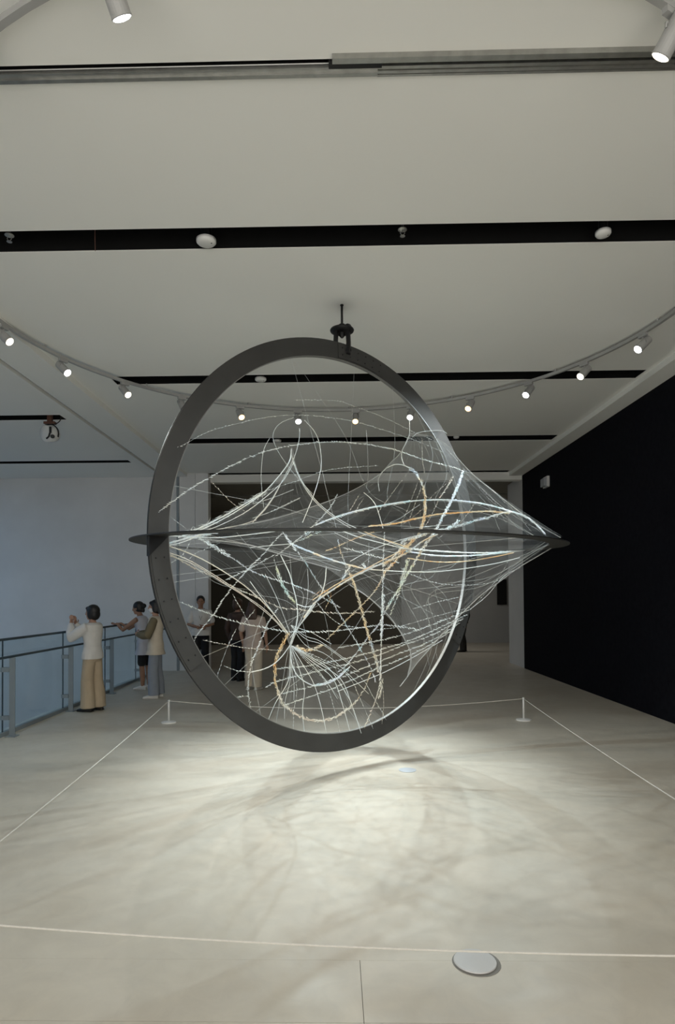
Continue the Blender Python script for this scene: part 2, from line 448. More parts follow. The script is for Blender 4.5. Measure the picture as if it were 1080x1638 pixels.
# ================================================================== RING SCULPTURE
CC = Vector((0.08, 6.17, 2.17))
VA = math.radians(38.5)
sc = empty('ring_sculpture', (CC.x, CC.y, 0.1))
tag(sc, 'suspended sculpture of two crossed dark steel rings strung with a web of glinting threads', 'sculpture')
def annulus(R1, R0, th, U, W, C, n=160, t0=0.0, t1=2*PI, round_ends=False):
    N = U.cross(W).normalized(); mb = MB(); vs = []; fs = []
    closed = abs(t1-t0-2*PI) < 1e-6
    cnt = n if closed else n+1
    for i in range(cnt):
        t = t0+(t1-t0)*i/n
        d = U*math.cos(t)+W*math.sin(t)
        vs += [C+d*R1+N*th/2, C+d*R1-N*th/2, C+d*R0-N*th/2, C+d*R0+N*th/2]
    for i in range(cnt if closed else cnt-1):
        j = (i+1) % cnt
        for k in range(4):
            k2 = (k+1) % 4
            fs.append((i*4+k, j*4+k, j*4+k2, i*4+k2))
    if not closed: fs += [(0, 1, 2, 3), ((cnt-1)*4+3, (cnt-1)*4+2, (cnt-1)*4+1, (cnt-1)*4)]
    return mb.add(vs, fs)
VU = Vector((math.cos(VA), math.sin(VA), 0)); VW = Vector((0, 0, 1)); VN = VU.cross(VW)
RV1, RV0 = 2.005, 1.835
vring = obj('upright_ring', annulus(RV1, RV0, 0.034, VU, VW, CC), STEEL, sc)
# inner rim strip coloured pale for its lit edge, outer strip dark
HU = Vector((1, 0, -0.0174)).normalized(); HW = Vector((0, 1, 0.0302)); HW = (HW-HU*HW.dot(HU)).normalized()
RH1, RH0 = 2.055, 1.885
HC = CC + Vector((0.03, 0, 0))
hring = obj('level_ring', annulus(RH1, RH0, 0.010, HU, HW, HC), mat('level_ring_steel', (0.026, 0.026, 0.025), 0.5, 0.1, spec=0.3), sc)
obj('inner_rim', annulus(RV0+0.001, RV0-0.005, 0.036, VU, VW, CC), STEEL_EDGE, vring)
obj('outer_rim_seam', annulus(RV1+0.004, RV1-0.001, 0.010, VU, VW, CC), STEEL_DARK, vring)
front = -VN if VN.y > 0 else VN          # the face towards the camera
bolt_mesh = MB().lathe([(0.0075, 0), (0.0075, 0.004), (0.004, 0.006)], 8).mesh('bolt')
def bolt(C, U, W, Nn, R, t, parent):
    p = C+(U*math.cos(t)+W*math.sin(t))*R + Nn*0.017
    o = obj('bolt', bolt_mesh, BOLT, parent, local=True)
    o.matrix_basis = Matrix.Translation(p) @ Nn.to_track_quat('Z', 'Y').to_matrix().to_4x4()
# riveted joint plates: crown, and at the crossing on the left below the level ring
for (ta, tb) in ((math.radians(74), math.radians(92)), (math.radians(183), math.radians(214)), (math.radians(-32), math.radians(-8))):
    pl = obj('joint_plate', annulus(RV1-0.014, RV0+0.014, 0.012, VU, VW, CC+front*0.020, 20, ta, tb), STEEL, vring)
    for i in range(6):
        for rr in (RV0+0.05, RV1-0.05):
            bolt(CC+front*0.010, VU, VW, front, rr, ta+(tb-ta)*(i+0.5)/6, pl)
# dark wedges modelled for the shadow under the level ring where the rings cross
for s in (-1, 1):
    e = CC + VU*s*(RV1-0.005)
    i_ = CC + VU*s*(RV0-0.0)
    zz = HC.z - 0.006
    vs = []
    for k in (-0.03, 0.03):
        vs += [Vector((e.x, e.y, zz))+VN*k, Vector((i_.x, i_.y, zz))+VN*k, Vector((e.x, e.y, zz-0.17))+VN*k]
    obj('shadow_wedge', MB().add(vs, [(0, 1, 2), (3, 5, 4), (0, 3, 4, 1), (1, 4, 5, 2), (2, 5, 3, 0)]), STEEL_DARK, sc)
# hanger: rod, plate, swivel and clevis
top = CC + Vector((0, 0, RV1))
hg = obj('hanger_plate', MB().lathe([(0.02, 0.0), (0.115, 0.0), (0.12, 0.012), (0.115, 0.022), (0.05, 0.028), (0.03, 0.07), (0.02, 0.075)], 28, Matrix.Translation(top+Vector((0, 0, 0.125)))), STEEL_DARK, sc, True)
obj('hanger_rod', MB().tube([top+Vector((0, 0, 0.07)), Vector((top.x, top.y, ZC-0.001))], 0.0115, 10), STEEL_DARK, sc, True)
obj('rod_flange', MB().lathe([(0.018, 0), (0.018, 0.006), (0.014, 0.010)][::-1], 16, Matrix.Translation((top.x, top.y, ZC-0.0105))), STEEL_DARK, sc)
for s in (-1, 1):
    p0 = top+Vector((s*0.062, 0, -0.10)); p1 = top+Vector((s*0.058, 0, 0.128))
    obj('clevis_cheek', MB().tube([p0, p0.lerp(p1, 0.5)+Vector((s*0.004, 0, 0)), p1], [(0.024, 0.03)]*3, 8), STEEL_DARK, sc)
obj('clevis_pin', MB().tube([top+Vector((-0.09, 0, -0.06)), top+Vector((0.09, 0, -0.06))], 0.014, 10), STEEL_DARK, sc)
obj('swivel_nut', MB().lathe([(0.012, 0), (0.028, 0.02), (0.028, 0.05), (0.015, 0.065)], 6, Matrix.Translation(top+Vector((0, 0, 0.06)))), STEEL_DARK, sc)
obj('locking_block', MB().ball(top+Vector((0.055, 0.0, 0.165)), 0.042, 0.04, 0.036, 12, 8), STEEL_DARK, sc, True)

# ---- threads, and lamp glints on the net drawn as pale strands.  Depths: k = 1 lies in the plane of the upright ring, k = 0 in the plane facing the room
def voff(x):
    q = (x-537)/1000.0
    return (CC.y - 0.796*CC.x)/(1-0.796*q) - CC.y
def path3(px, k0, k1, bulge):
    n_ = len(px); out = []
    for i, (x, y) in enumerate(px):
        t = i/(n_-1)
        Y = CC.y + (k0+(k1-k0)*t)*voff(x) + bulge*math.sin(PI*t)
        p = at(x, y, Y); d = p-CC
        if d.length > 2.0:                      # stay inside the rings: slide along the depth towards the centre plane
            for s in range(20):
                Y = CC.y + (Y-CC.y)*0.85
                p = at(x, y, Y)
                if (p-CC).length <= 2.0: break
        out.append(p)
    return out
rnd = random.Random(11)
def thread_or_glint(style, m, px, k0=0.8, k1=0.8, bulge=0.0):  # draws threads, and highlight curves modelled as bright flecked lines
    P = catmull(path3(px, k0, k1, bulge), 8)
    core, w_, step, L, r, fuzz = {
        'bold':  (0.0070, 0.022, 0.007, 0.030, 0.0026, 0.5),
        'thick': (0.0014, 0.034, 0.0036, 0.028, 0.0030, 0.8),
        'braid': (0.0010, 0.014, 0.018, 0.026, 0.0042, 0.9),
        'solid': (0.0046, 0.010, 0.018, 0.024, 0.0022, 0.4),
        'thin':  (0.0029, 0.008, 0.040, 0.022, 0.0018, 0.3),
        'faint': (0.0017, 0.006, 0.060, 0.020, 0.0015, 0.3),
        'hair':  (0.0009, 0.004, 0.200, 0.020, 0.0010, 0.3),
        'dots':  (0.0007, 0.010, 0.034, 0.022, 0.0034, 0.5),
        'fuzzy': (0.0055, 0.060, 0.007, 0.060, 0.0016, 0.8)}[style]
    mb = MB()
    Q, _ = resample(P, 0.04)
    mb.tube(Q, core, 5)
    D, _ = resample(P, step)
    for i in range(1, len(D)-1):
        if style in ('dots', 'braid') and rnd.random() < 0.12: continue
        t = (D[i+1]-D[i-1]).normalized()
        a = Vector((rnd.uniform(-1, 1), rnd.uniform(-1, 1), rnd.uniform(-1, 1)))
        a = (a-t*a.dot(t)).normalized()
        c = D[i] + a*(w_/2*rnd.random()**0.7)
        tw = Vector((t.z, 0, -t.x)) if style == 'braid' else a
        d = (t + tw*fuzz*(1 if style == 'braid' else rnd.uniform(-1, 1))).normalized()
        l = L*rnd.uniform(0.6, 1.2)/2; r1 = r*rnd.uniform(0.6, 1.2)
        mb.tube([c-d*l, c, c+d*l], [r1*0.35, r1, r1*0.35], 3)
    return obj('thread_or_glint', mb, m, sc)

# arches and loops in the upper half
thread_or_glint('dots', FW, [(261,727),(300,708),(330,692),(370,680),(430,667),(477,664),(520,667),(570,675),(620,690),(660,703),(690,715),(722,730)], 1, 1, -0.1)
thread_or_glint('braid', FW, [(244,826),(278,801),(300,785),(337,763),(370,745),(400,731),(440,718),(480,711),(520,707),(560,708),(600,713),(640,722),(680,736),(720,746),(738,752)], 1, 1, -0.3)
thread_or_glint('dots', FT, [(337,770),(352,785),(372,805),(395,820)], 0.7, 0.5)
thread_or_glint('dots', FW, [(256,810),(272,826),(285,836),(298,846)], 0.9, 0.8)
thread_or_glint('thin', FW, [(479,685),(479,700),(474,722),(466,742),(452,768),(440,790),(425,812),(405,834)], 0.6, 0.5)
thread_or_glint('thin', FT, [(450,772),(440,792),(425,814),(404,836)], 0.6, 0.5)
thread_or_glint('thin', FW, [(487,672),(500,686),(509,702),(513,722),(514,745),(509,770),(502,792),(494,812),(484,836)], 0.6, 0.4)
thread_or_glint('faint', FW, [(470,668),(450,676),(439,688),(437,702),(445,722),(458,742),(475,763),(500,790)], 0.6, 0.5)
thread_or_glint('faint', FW, [(432,700),(422,720),(418,755),(419,785),(422,812)], 0.6, 0.5)
thread_or_glint('solid', FW, [(466,718),(463,738),(445,763),(423,787),(400,804),(370,823),(340,839),(315,850),(285,860)], 0.5, 0.9, -0.1)
thread_or_glint('fuzzy', FW, [(425,786),(400,801),(370,819),(340,835),(312,848),(292,856)], 0.6, 0.9)
thread_or_glint('thin', FW, [(470,740),(452,770),(425,795),(390,821),(345,843),(310,853)], 0.5, 0.9, -0.2)
thread_or_glint('thin', FT, [(410,832),(380,841),(340,848),(300,853)], 0.5, 0.9)
thread_or_glint('thin', FW, [(466,728),(478,760),(490,780),(505,800),(525,818),(550,835),(575,847),(610,862),(650,878)], 0.5, 0.4)
thread_or_glint('thin', FW, [(468,738),(480,766),(498,795),(520,817),(548,837),(572,850),(600,860)], 0.5, 0.4, -0.2)
thread_or_glint('dots', FW, [(400,797),(430,784),(478,768),(490,763),(520,753),(555,748),(606,745)], 0.5, 0.5)
thread_or_glint('faint', FW, [(405,806),(440,795),(470,783)], 0.5, 0.5)
thread_or_glint('dots', FW, [(424,823),(455,808),(482,795)], 0.5, 0.5)
thread_or_glint('faint', FW, [(404,829),(440,816),(480,797)], 0.5, 0.5)
thread_or_glint('dots', FW, [(470,640),(510,640),(543,642),(567,650),(600,662),(630,675),(660,690),(690,703),(712,716),(735,740)], 0.9, 1.0)
thread_or_glint('thin', FW, [(655,672),(655,695),(650,708),(643,722),(643,735),(647,744)], 0.7, 0.6)
thread_or_glint('thin', FW, [(660,699),(670,692),(690,689),(708,689),(715,694)], 0.8, 1.0)
thread_or_glint('faint', FGREY, [(586,688),(588,720),(589,760),(586,780)], 0.3, 0.3)
thread_or_glint('thin', FGREY, [(360,844),(430,832),(500,811),(540,796),(575,779),(608,758),(625,740),(640,725),(650,706),(655,694)], 0.7, 0.7)
thread_or_glint('faint', FW, [(607,786),(605,768),(612,755),(625,745),(640,743)], 0.3, 0.3)
thread_or_glint('solid', FW, [(620,748),(632,743),(645,744),(660,751)], 0.3, 0.3)
thread_or_glint('thick', FM, [(655,748),(668,760),(676,776),(680,796),(680,818),(677,836),(672,850)], 0.3, 0.4)
thread_or_glint('thick', FA, [(680,800),(680,820),(676,838),(668,856),(656,872),(644,884),(632,898),(620,912)], 0.35, 0.4)
thread_or_glint('bold', FC, [(505,840),(540,826),(580,815),(610,809),(645,803),(685,800),(720,800),(760,804),(790,810),(820,819),(845,829),(862,843),(872,854)], 0.2, 0.2, 0.5)
thread_or_glint('braid', FW, [(520,834),(560,822),(600,812),(650,804)], 0.2, 0.2, 0.2)
thread_or_glint('bold', FA, [(590,842),(630,838),(660,831),(700,823),(740,820),(780,818),(815,821)], 0.3, 0.2, 0.3)
thread_or_glint('thick', FC, [(700,848),(730,842),(760,833),(800,823)], 0.3, 0.2)
thread_or_glint('bold', FW, [(790,825),(815,819),(840,826),(858,839)], 0.2, 0.2)
thread_or_glint('thick', FC, [(741,753),(735,772),(725,795),(712,820),(700,842),(690,858)], 0.9, 0.5)
thread_or_glint('thick', FC, [(738,762),(730,784),(718,808),(704,834)], 0.9, 0.5)
thread_or_glint('thick', FM, [(698,846),(686,864),(672,884),(660,905)], 0.5, 0.4)
thread_or_glint('thick', FG, [(660,905),(645,930),(630,955),(618,975)], 0.4, 0.4)
thread_or_glint('braid', FC, [(618,975),(605,1000),(590,1018),(575,1038),(556,1062),(540,1076)], 0.4, 0.4)
thread_or_glint('dots', FT, [(725,760),(712,783),(702,800),(690,825),(680,842)], 0.8, 0.5)
thread_or_glint('braid', FT, [(726,762),(715,780),(703,797)], 0.8, 0.6)
thread_or_glint('dots', FC, [(738,820),(728,838),(716,850),(700,862)], 0.6, 0.4)
thread_or_glint('thick', FC, [(735,832),(726,840),(715,845)], 0.6, 0.5)
thread_or_glint('dots', FT, [(760,805),(742,830),(726,846)], 0.5, 0.5)
for q in ([(576,790),(566,806),(558,820)], [(582,797),(572,812),(566,824)], [(655,753),(640,772),(622,797),(602,822)], [(668,772),(660,795),(650,820),(640,842)], [(674,780),(664,806),(655,832)], [(675,700),(676,735),(680,760)], [(716,772),(690,795),(676,812)], [(640,842),(662,826),(684,808)]):
    thread_or_glint('dots', FT, q, 0.4, 0.4)
thread_or_glint('thin', FW, [(582,788),(594,798),(602,810),(608,828),(613,846)], 0.2, 0.2)
thread_or_glint('faint', FW, [(615,840),(640,829),(660,815),(672,807)], 0.2, 0.2)
# middle band
thread_or_glint('bold', FC, [(258,872),(285,865),(315,857),(345,852),(372,848)], 0.95, 0.8)
thread_or_glint('solid', FW, [(262,874),(290,868),(322,855)], 0.95, 0.9)
thread_or_glint('thick', FC, [(300,862),(318,857),(336,854)], 0.9, 0.85)
thread_or_glint('solid', FW, [(270,857),(310,859),(350,860),(400,855),(440,850)], 0.9, 0.6)
thread_or_glint('solid', FGREY, [(318,862),(360,866),(400,872),(440,884),(480,896),(520,907),(545,913)], 0.6, 0.4)
thread_or_glint('thin', FW, [(400,876),(430,873),(465,870)], 0.5, 0.4)
thread_or_glint('thick', FW, [(318,860),(335,870),(350,879),(368,890)], 0.8, 0.7)
thread_or_glint('braid', FC, [(365,888),(385,902),(400,912),(425,922),(445,928),(465,934),(490,943),(520,958),(545,972)], 0.7, 0.4)
thread_or_glint('braid', FW, [(303,1040),(318,1012),(340,985),(365,948),(397,910),(420,888),(438,867),(452,852)], 0.9, 0.5)
thread_or_glint('braid', FW, [(360,928),(380,919),(400,909),(420,898),(440,887)], 0.6, 0.5)
thread_or_glint('braid', FW, [(258,952),(300,968),(330,980),(360,990),(400,1000),(440,1007),(460,1010),(500,1011),(540,1009),(580,1004),(615,1000),(670,1007)], 0.95, 0.3)
thread_or_glint('braid', FT, [(256,880),(280,891),(310,908),(340,922),(380,942),(410,955),(450,972),(480,975),(520,980),(560,981),(600,978)], 0.95, 0.3)
thread_or_glint('dots', FW, [(262,912),(272,902),(290,890),(305,866)], 0.95, 0.8)
thread_or_glint('dots', FW, [(300,896),(315,884),(330,878),(352,868)], 0.8, 0.7)
thread_or_glint('solid', FT, [(262,871),(295,882),(330,898),(370,922),(400,944),(430,973),(450,998),(463,1016)], 0.95, 0.5)
thread_or_glint('thin', FT, [(258,880),(300,895),(345,921),(385,948),(420,972),(445,996),(460,1013)], 0.95, 0.5)
thread_or_glint('thin', FT, [(262,886),(310,903),(360,934),(400,960),(435,988),(458,1013)], 0.9, 0.5, -0.1)
thread_or_glint('thin', FW, [(400,930),(420,958),(440,984),(460,1012)], 0.5, 0.5)
thread_or_glint('faint', FW, [(424,918),(440,950),(452,980),(464,1012)], 0.5, 0.5)
thread_or_glint('faint', FW, [(492,910),(493,940),(488,975),(470,1015)], 0.4, 0.45)
thread_or_glint('thick', FG, [(441,906),(446,920),(453,938),(462,952),(472,964)], 0.5, 0.45)
thread_or_glint('dots', FG, [(438,890),(441,904),(446,920)], 0.5, 0.5)
thread_or_glint('solid', FW, [(449,888),(463,917),(469,940),(474,960),(476,985),(472,1008),(464,1032)], 0.5, 0.45)
thread_or_glint('solid', FW, [(474,966),(490,971),(503,966),(514,950),(520,930),(522,906)], 0.45, 0.3)
thread_or_glint('braid', FC, [(452,850),(465,869),(480,888),(492,905),(506,928)], 0.5, 0.4)
thread_or_glint('thick', FC, [(456,856),(466,869),(474,880)], 0.5, 0.5)
thread_or_glint('braid', FC, [(506,928),(516,942),(530,960),(545,985),(560,1010),(575,1035),(590,1062),(602,1092)], 0.4, 0.2)
thread_or_glint('bold', FM, [(466,870),(490,880),(515,890),(545,900),(587,911)], 0.4, 0.3)
thread_or_glint('braid', FG, [(466,869),(490,860),(508,852),(528,846)], 0.4, 0.4)
thread_or_glint('thick', FC, [(488,855),(498,850),(508,848)], 0.4, 0.4)
thread_or_glint('bold', FM, [(486,988),(505,963),(530,945),(560,926),(587,912),(620,898),(650,885),(676,866),(700,855)], 0.4, 0.3)
thread_or_glint('solid', FA, [(500,960),(530,940),(556,925),(580,913),(610,897),(640,882)], 0.4, 0.3, -0.1)
thread_or_glint('solid', FW, [(466,1031),(476,1006),(490,985),(505,966)], 0.5, 0.45)
thread_or_glint('thin', FW, [(464,1020),(480,1000),(500,975)], 0.5, 0.45)
thread_or_glint('thick', FM, [(650,868),(640,880),(626,895),(612,906)], 0.4, 0.35)
thread_or_glint('thick', FA, [(662,862),(650,874),(638,886)], 0.4, 0.35)
thread_or_glint('thick', FM, [(690,850),(672,858),(655,862),(640,868)], 0.4, 0.35)
thread_or_glint('thick', FC, [(580,903),(588,911),(596,908)], 0.35, 0.35)
thread_or_glint('bold', FC, [(586,911),(590,908),(598,904)], 0.35, 0.35)
thread_or_glint('braid', FA, [(520,882),(545,872),(570,861),(600,850)], 0.4, 0.3)
thread_or_glint('solid', FA, [(578,848),(600,858),(630,868),(658,878)], 0.4, 0.3)
thread_or_glint('solid', FW, [(540,846),(570,858),(600,866),(640,876),(660,880)], 0.4, 0.3)
thread_or_glint('braid', FW, [(548,876),(575,883),(600,890),(640,900)], 0.4, 0.3)
thread_or_glint('faint', FW, [(535,852),(570,868),(612,880),(650,888)], 0.4, 0.3)
thread_or_glint('thin', FW, [(560,898),(590,882),(620,870),(655,860),(700,848)], 0.4, 0.3)
thread_or_glint('braid', FW, [(540,790),(532,806),(520,822),(500,842),(470,868),(440,890)], 0.3, 0.4)
thread_or_glint('braid', FW, [(615,850),(614,880),(613,905),(613,925),(612,950),(612,975),(610,1000),(610,1030),(609,1060),(608,1090)], 0.2, 0.2, -0.2)
thread_or_glint('thick', FC, [(613,950),(612,975),(611,1000),(610,1020)], 0.2, 0.2)
thread_or_glint('dots', FC, [(590,868),(590,890),(588,910)], 0.3, 0.3)
thread_or_glint('braid', FT, [(610,1040),(609,1080),(604,1110),(595,1135),(583,1165)], 0.2, 0.2)
thread_or_glint('thick', FT, [(609,1075),(610,1100),(606,1118)], 0.2, 0.2)
thread_or_glint('dots', FT, [(612,1095),(614,1125),(611,1158)], 0.2, 0.2)
thread_or_glint('braid', FM, [(540,862),(546,885),(552,902),(560,920)], 0.3, 0.3)
thread_or_glint('thick', FA, [(560,918),(567,935),(573,955),(578,975),(585,1000),(592,1025)], 0.3, 0.25)
thread_or_glint('thick', FM, [(592,1025),(600,1050),(606,1075)], 0.25, 0.2)
thread_or_glint('thick', FM, [(560,905),(554,915),(548,928)], 0.3, 0.3)
thread_or_glint('thick', FM, [(628,900),(616,915),(612,926)], 0.35, 0.3)
thread_or_glint('braid', FA, [(612,925),(600,945),(585,962),(570,977),(553,993),(540,1006),(522,1024)], 0.3, 0.3)
thread_or_glint('thick', FA, [(516,1031),(504,1038),(488,1040),(474,1034)], 0.35, 0.4)
thread_or_glint('braid', FG, [(655,893),(650,912),(643,932),(637,952),(630,968),(624,985)], 0.4, 0.35)
thread_or_glint('thick', FG, [(652,896),(646,915),(640,935)], 0.4, 0.35)
# right tip: fan under the level ring
thread_or_glint('bold', FW, [(640,876),(690,881),(740,884),(790,884),(840,880)], 0.3, 0.3, 0.4)
thread_or_glint('bold', FC, [(650,882),(700,889),(750,889),(800,885),(835,881)], 0.3, 0.3, 0.3)
thread_or_glint('solid', FA, [(652,893),(700,899),(745,898),(790,891),(822,884)], 0.3, 0.3, 0.3)
thread_or_glint('solid', FW, [(592,911),(640,914),(690,915),(740,910),(790,902),(832,892)], 0.3, 0.2, 0.3)
thread_or_glint('dots', FW, [(640,908),(660,920),(700,933),(740,936),(775,934),(800,928)], 0.3, 0.2)
thread_or_glint('solid', FGREY, [(897,868),(860,890),(830,908),(800,930),(770,952),(735,985)], 0.0, 0.2)
thread_or_glint('thin', FW, [(832,908),(806,922),(780,952),(752,975)], 0.2, 0.3)
thread_or_glint('dots', FW, [(815,895),(800,920),(780,945),(760,968)], 0.2, 0.3)
thread_or_glint('faint', FGREY, [(880,870),(845,888),(810,915),(775,948)], 0.05, 0.2)
for q, s_ in (([(752,972),(700,985),(640,1002),(600,1008)], 'dots'), ([(752,975),(700,996),(650,1014),(600,1026),(540,1036)], 'braid'),
          ([(748,983),(690,1010),(640,1030),(560,1052),(500,1064),(440,1070)], 'braid'), ([(742,989),(690,1016),(640,1034),(600,1050),(540,1066),(450,1088),(424,1100)], 'braid'),
          ([(736,996),(690,1025),(640,1045),(600,1061),(540,1086),(500,1098),(450,1110)], 'braid'), ([(722,1009),(680,1036),(640,1055),(600,1071),(540,1098),(500,1113),(455,1128)], 'braid'),
          ([(708,1024),(660,1052),(620,1073),(580,1090),(540,1106)], 'thin'), ([(735,955),(700,963),(660,974)], 'dots')):
    thread_or_glint(s_, FW, q, 0.4, 0.3)
thread_or_glint('solid', FGREY, [(735,985),(710,1012),(690,1035),(668,1060),(658,1074),(648,1088),(640,1098)], 0.2, 0.3)
thread_or_glint('solid', FGREY, [(560,936),(590,956),(620,983),(636,1004),(648,1024),(657,1045),(657,1064),(652,1082)], 0.3, 0.3)
# upper right veil threads
thread_or_glint('thin', FGREY, [(700,702),(720,716),(735,736),(760,762),(790,786),(830,818),(865,842),(897,860)], 0.8, 0.0)
for q in ([(735,742),(765,775),(790,800),(810,838)], [(742,752),(775,790),(800,815),(830,846)], [(750,762),(790,800),(830,830),(870,852)], [(738,748),(770,770),(820,815),(850,850)], [(765,790),(785,815),(800,850)]):
    thread_or_glint('dots', FGREY, q, 0.7, 0.1)
# lower half: loops and the fan from the knot to the foot of the ring
thread_or_glint('thick', FA, [(462,1012),(452,1030),(444,1048),(440,1068),(441,1090),(446,1112)], 0.45, 0.5)
thread_or_glint('thick', FT, [(444,1105),(452,1124),(464,1136),(480,1146),(498,1152),(516,1153),(536,1147),(556,1135),(572,1119)], 0.5, 0.2)
thread_or_glint('braid', FA, [(572,1119),(585,1098),(594,1075)], 0.2, 0.2)
thread_or_glint('braid', FW, [(445,972),(430,995),(421,1016),(411,1040),(403,1060),(398,1085),(397,1110),(402,1135),(409,1154)], 0.6, 0.7)
thread_or_glint('solid', FC, [(464,1032),(466,1058),(474,1078),(489,1091),(506,1097),(526,1092),(545,1081),(560,1066)], 0.45, 0.3)
thread_or_glint('thick', FC, [(500,1096),(520,1093),(540,1084),(556,1070)], 0.4, 0.3)
thread_or_glint('solid', FW, [(464,1032),(451,1050),(437,1063),(420,1071),(402,1075)], 0.5, 0.6)
thread_or_glint('dots', FW, [(402,1075),(380,1073),(358,1065)], 0.6, 0.7)
thread_or_glint('dots', FW, [(346,1096),(349,1078),(360,1045),(370,1022),(378,1006)], 0.8, 0.7)
thread_or_glint('dots', FT, [(325,1024),(360,1031),(400,1037),(455,1041)], 0.9, 0.5)
thread_or_glint('braid', FW, [(332,1118),(365,1117),(398,1113)], 1.0, 0.8)
thread_or_glint('dots', FW, [(372,950),(382,968),(392,985),(400,1000)], 0.7, 0.6)
thread_or_glint('dots', FW, [(408,975),(396,990),(388,1000)], 0.6, 0.6)
for (ex, ey, mx, my, s_) in ((426,1160,461,1090,'thin'), (470,1178,475,1105,'dots'), (487,1172,487,1100,'thin'), (524,1182,503,1096,'thin'), (546,1180,520,1090,'dots'), (562,1178,533,1086,'thin'), (578,1173,545,1086,'thin'), (597,1166,556,1080,'dots'), (540,1118,506,1070,'faint'), (618,1152,575,1082,'dots'), (560,1120,525,1068,'thin'), (470,1120,467,1070,'faint'), (455,1150,464,1090,'faint')):
    thread_or_glint(s_, FW, [(465,1032),((465+mx)/2+1,(1032+my)/2),(mx,my),((mx+ex)/2+ (2 if ex > mx else -3),(my+ey)/2),(ex,ey)], 0.5, 0.6)
for (ex, ey) in ((530,1030),(560,1060),(590,1110),(575,1075)):
    thread_or_glint('faint', FW, [(465,1000),(490,1000+(ey-1000)*0.3),((465+ex)/2,(1000+ey)/2-4),(ex,ey)], 0.5, 0.3)
thread_or_glint('dots', FW, [(505,962),(525,985),(548,1000),(575,1004)], 0.4, 0.3)
thread_or_glint('dots', FA, [(500,955),(515,945),(530,950),(520,975)], 0.4, 0.4)

# hair-fine threads strung from ring to ring
fine = random.Random(5)
for i in range(26):
    t = math.radians(fine.uniform(190, 350)) if i % 3 else math.radians(fine.uniform(10, 170))
    a = CC + (VU*math.cos(t)+VW*math.sin(t))*(RV0-0.005)
    q = fine.uniform(0, 2*PI)
    b = HC + (HU*math.cos(q)+HW*math.sin(q))*(RH0-0.005)
    c = a.lerp(b, 0.5) + (CC-a.lerp(b, 0.5))*0.35
    P = catmull([a, a.lerp(c, 0.6).lerp(a.lerp(b, 0.3), 0.4), c, b.lerp(c, 0.6).lerp(a.lerp(b, 0.7), 0.4), b], 6)
    obj('thread_or_glint', MB().tube(P, 0.0008, 4), FW, sc)

# ---- fine nets: closed funnels lofted between a left and a right outline
def funnel(left, right, k, depth, n=48, rows=26, threads=22, thread_m=FGREY):
    Lp, _ = resample(catmull([(x, y, 0) for x, y in left], 10), 1.0)
    Rp, _ = resample(catmull([(x, y, 0) for x, y in right], 10), 1.0)
    rings = []
    for i in range(rows):
        t = i/(rows-1)
        a = Lp[int(t*(len(Lp)-1))]; b = Rp[int(t*(len(Rp)-1))]
        mid = (a+b)/2
        Y = CC.y + k*voff(mid.x)
        A = at(a.x, a.y, Y); B = at(b.x, b.y, Y)
        c = (A+B)/2; h = (B-A)/2
        dv = Vector((0, 1, 0))*h.length*depth
        rings.append([c + h*math.cos(2*PI*j/n) + dv*math.sin(2*PI*j/n) for j in range(n)])
    mb = MB(); vs = [v for R in rings for v in R]; fs = []
    for i in range(rows-1):
        for j in range(n):
            j2 = (j+1) % n
            fs.append((i*n+j, i*n+j2, (i+1)*n+j2, (i+1)*n+j))
    mb.add(vs, fs)
    net = obj('net_funnel', mb, FILM, sc, True)
    th = MB()
    for q in range(threads):
        j = q*n/threads; j0 = int(j) % n; fr = j-int(j)
        th.tube([R[j0].lerp(R[(j0+1) % n], fr) for R in rings], 0.00045, 3)
    o = obj('net_threads', th, thread_m, net); o['kind'] = 'stuff'
funnel([(466,716),(463,738),(445,763),(423,787),(400,804),(370,823),(330,843),(262,860)], [(468,716),(476,752),(490,780),(505,800),(525,818),(550,835),(590,852),(652,868)], 0.5, 0.55)
funnel([(655,692),(650,706),(640,725),(608,758),(575,779),(540,796),(500,811),(430,832),(365,846)], [(657,692),(690,698),(720,718),(740,744),(775,774),(810,802),(850,830),(875,847),(896,860)], 0.3, 0.45, threads=30)
funnel([(464,1034),(450,1000),(430,974),(400,945),(370,922),(330,898),(295,882),(262,870)], [(466,1034),(478,1004),(505,964),(530,944),(560,925),(587,911),(640,889),(680,868)], 0.5, 0.5)
funnel([(652,1078),(657,1050),(648,1024),(636,1004),(590,956),(560,936),(520,908),(440,884),(330,864)], [(654,1078),(668,1060),(690,1035),(735,985),(770,952),(800,930),(830,908),(860,890),(896,868)], 0.25, 0.4, threads=34)
funnel([(464,1034),(462,1060),(455,1100),(438,1140),(426,1160)], [(466,1034),(480,1060),(520,1085),(575,1115),(612,1150)], 0.5, 0.3, threads=16)

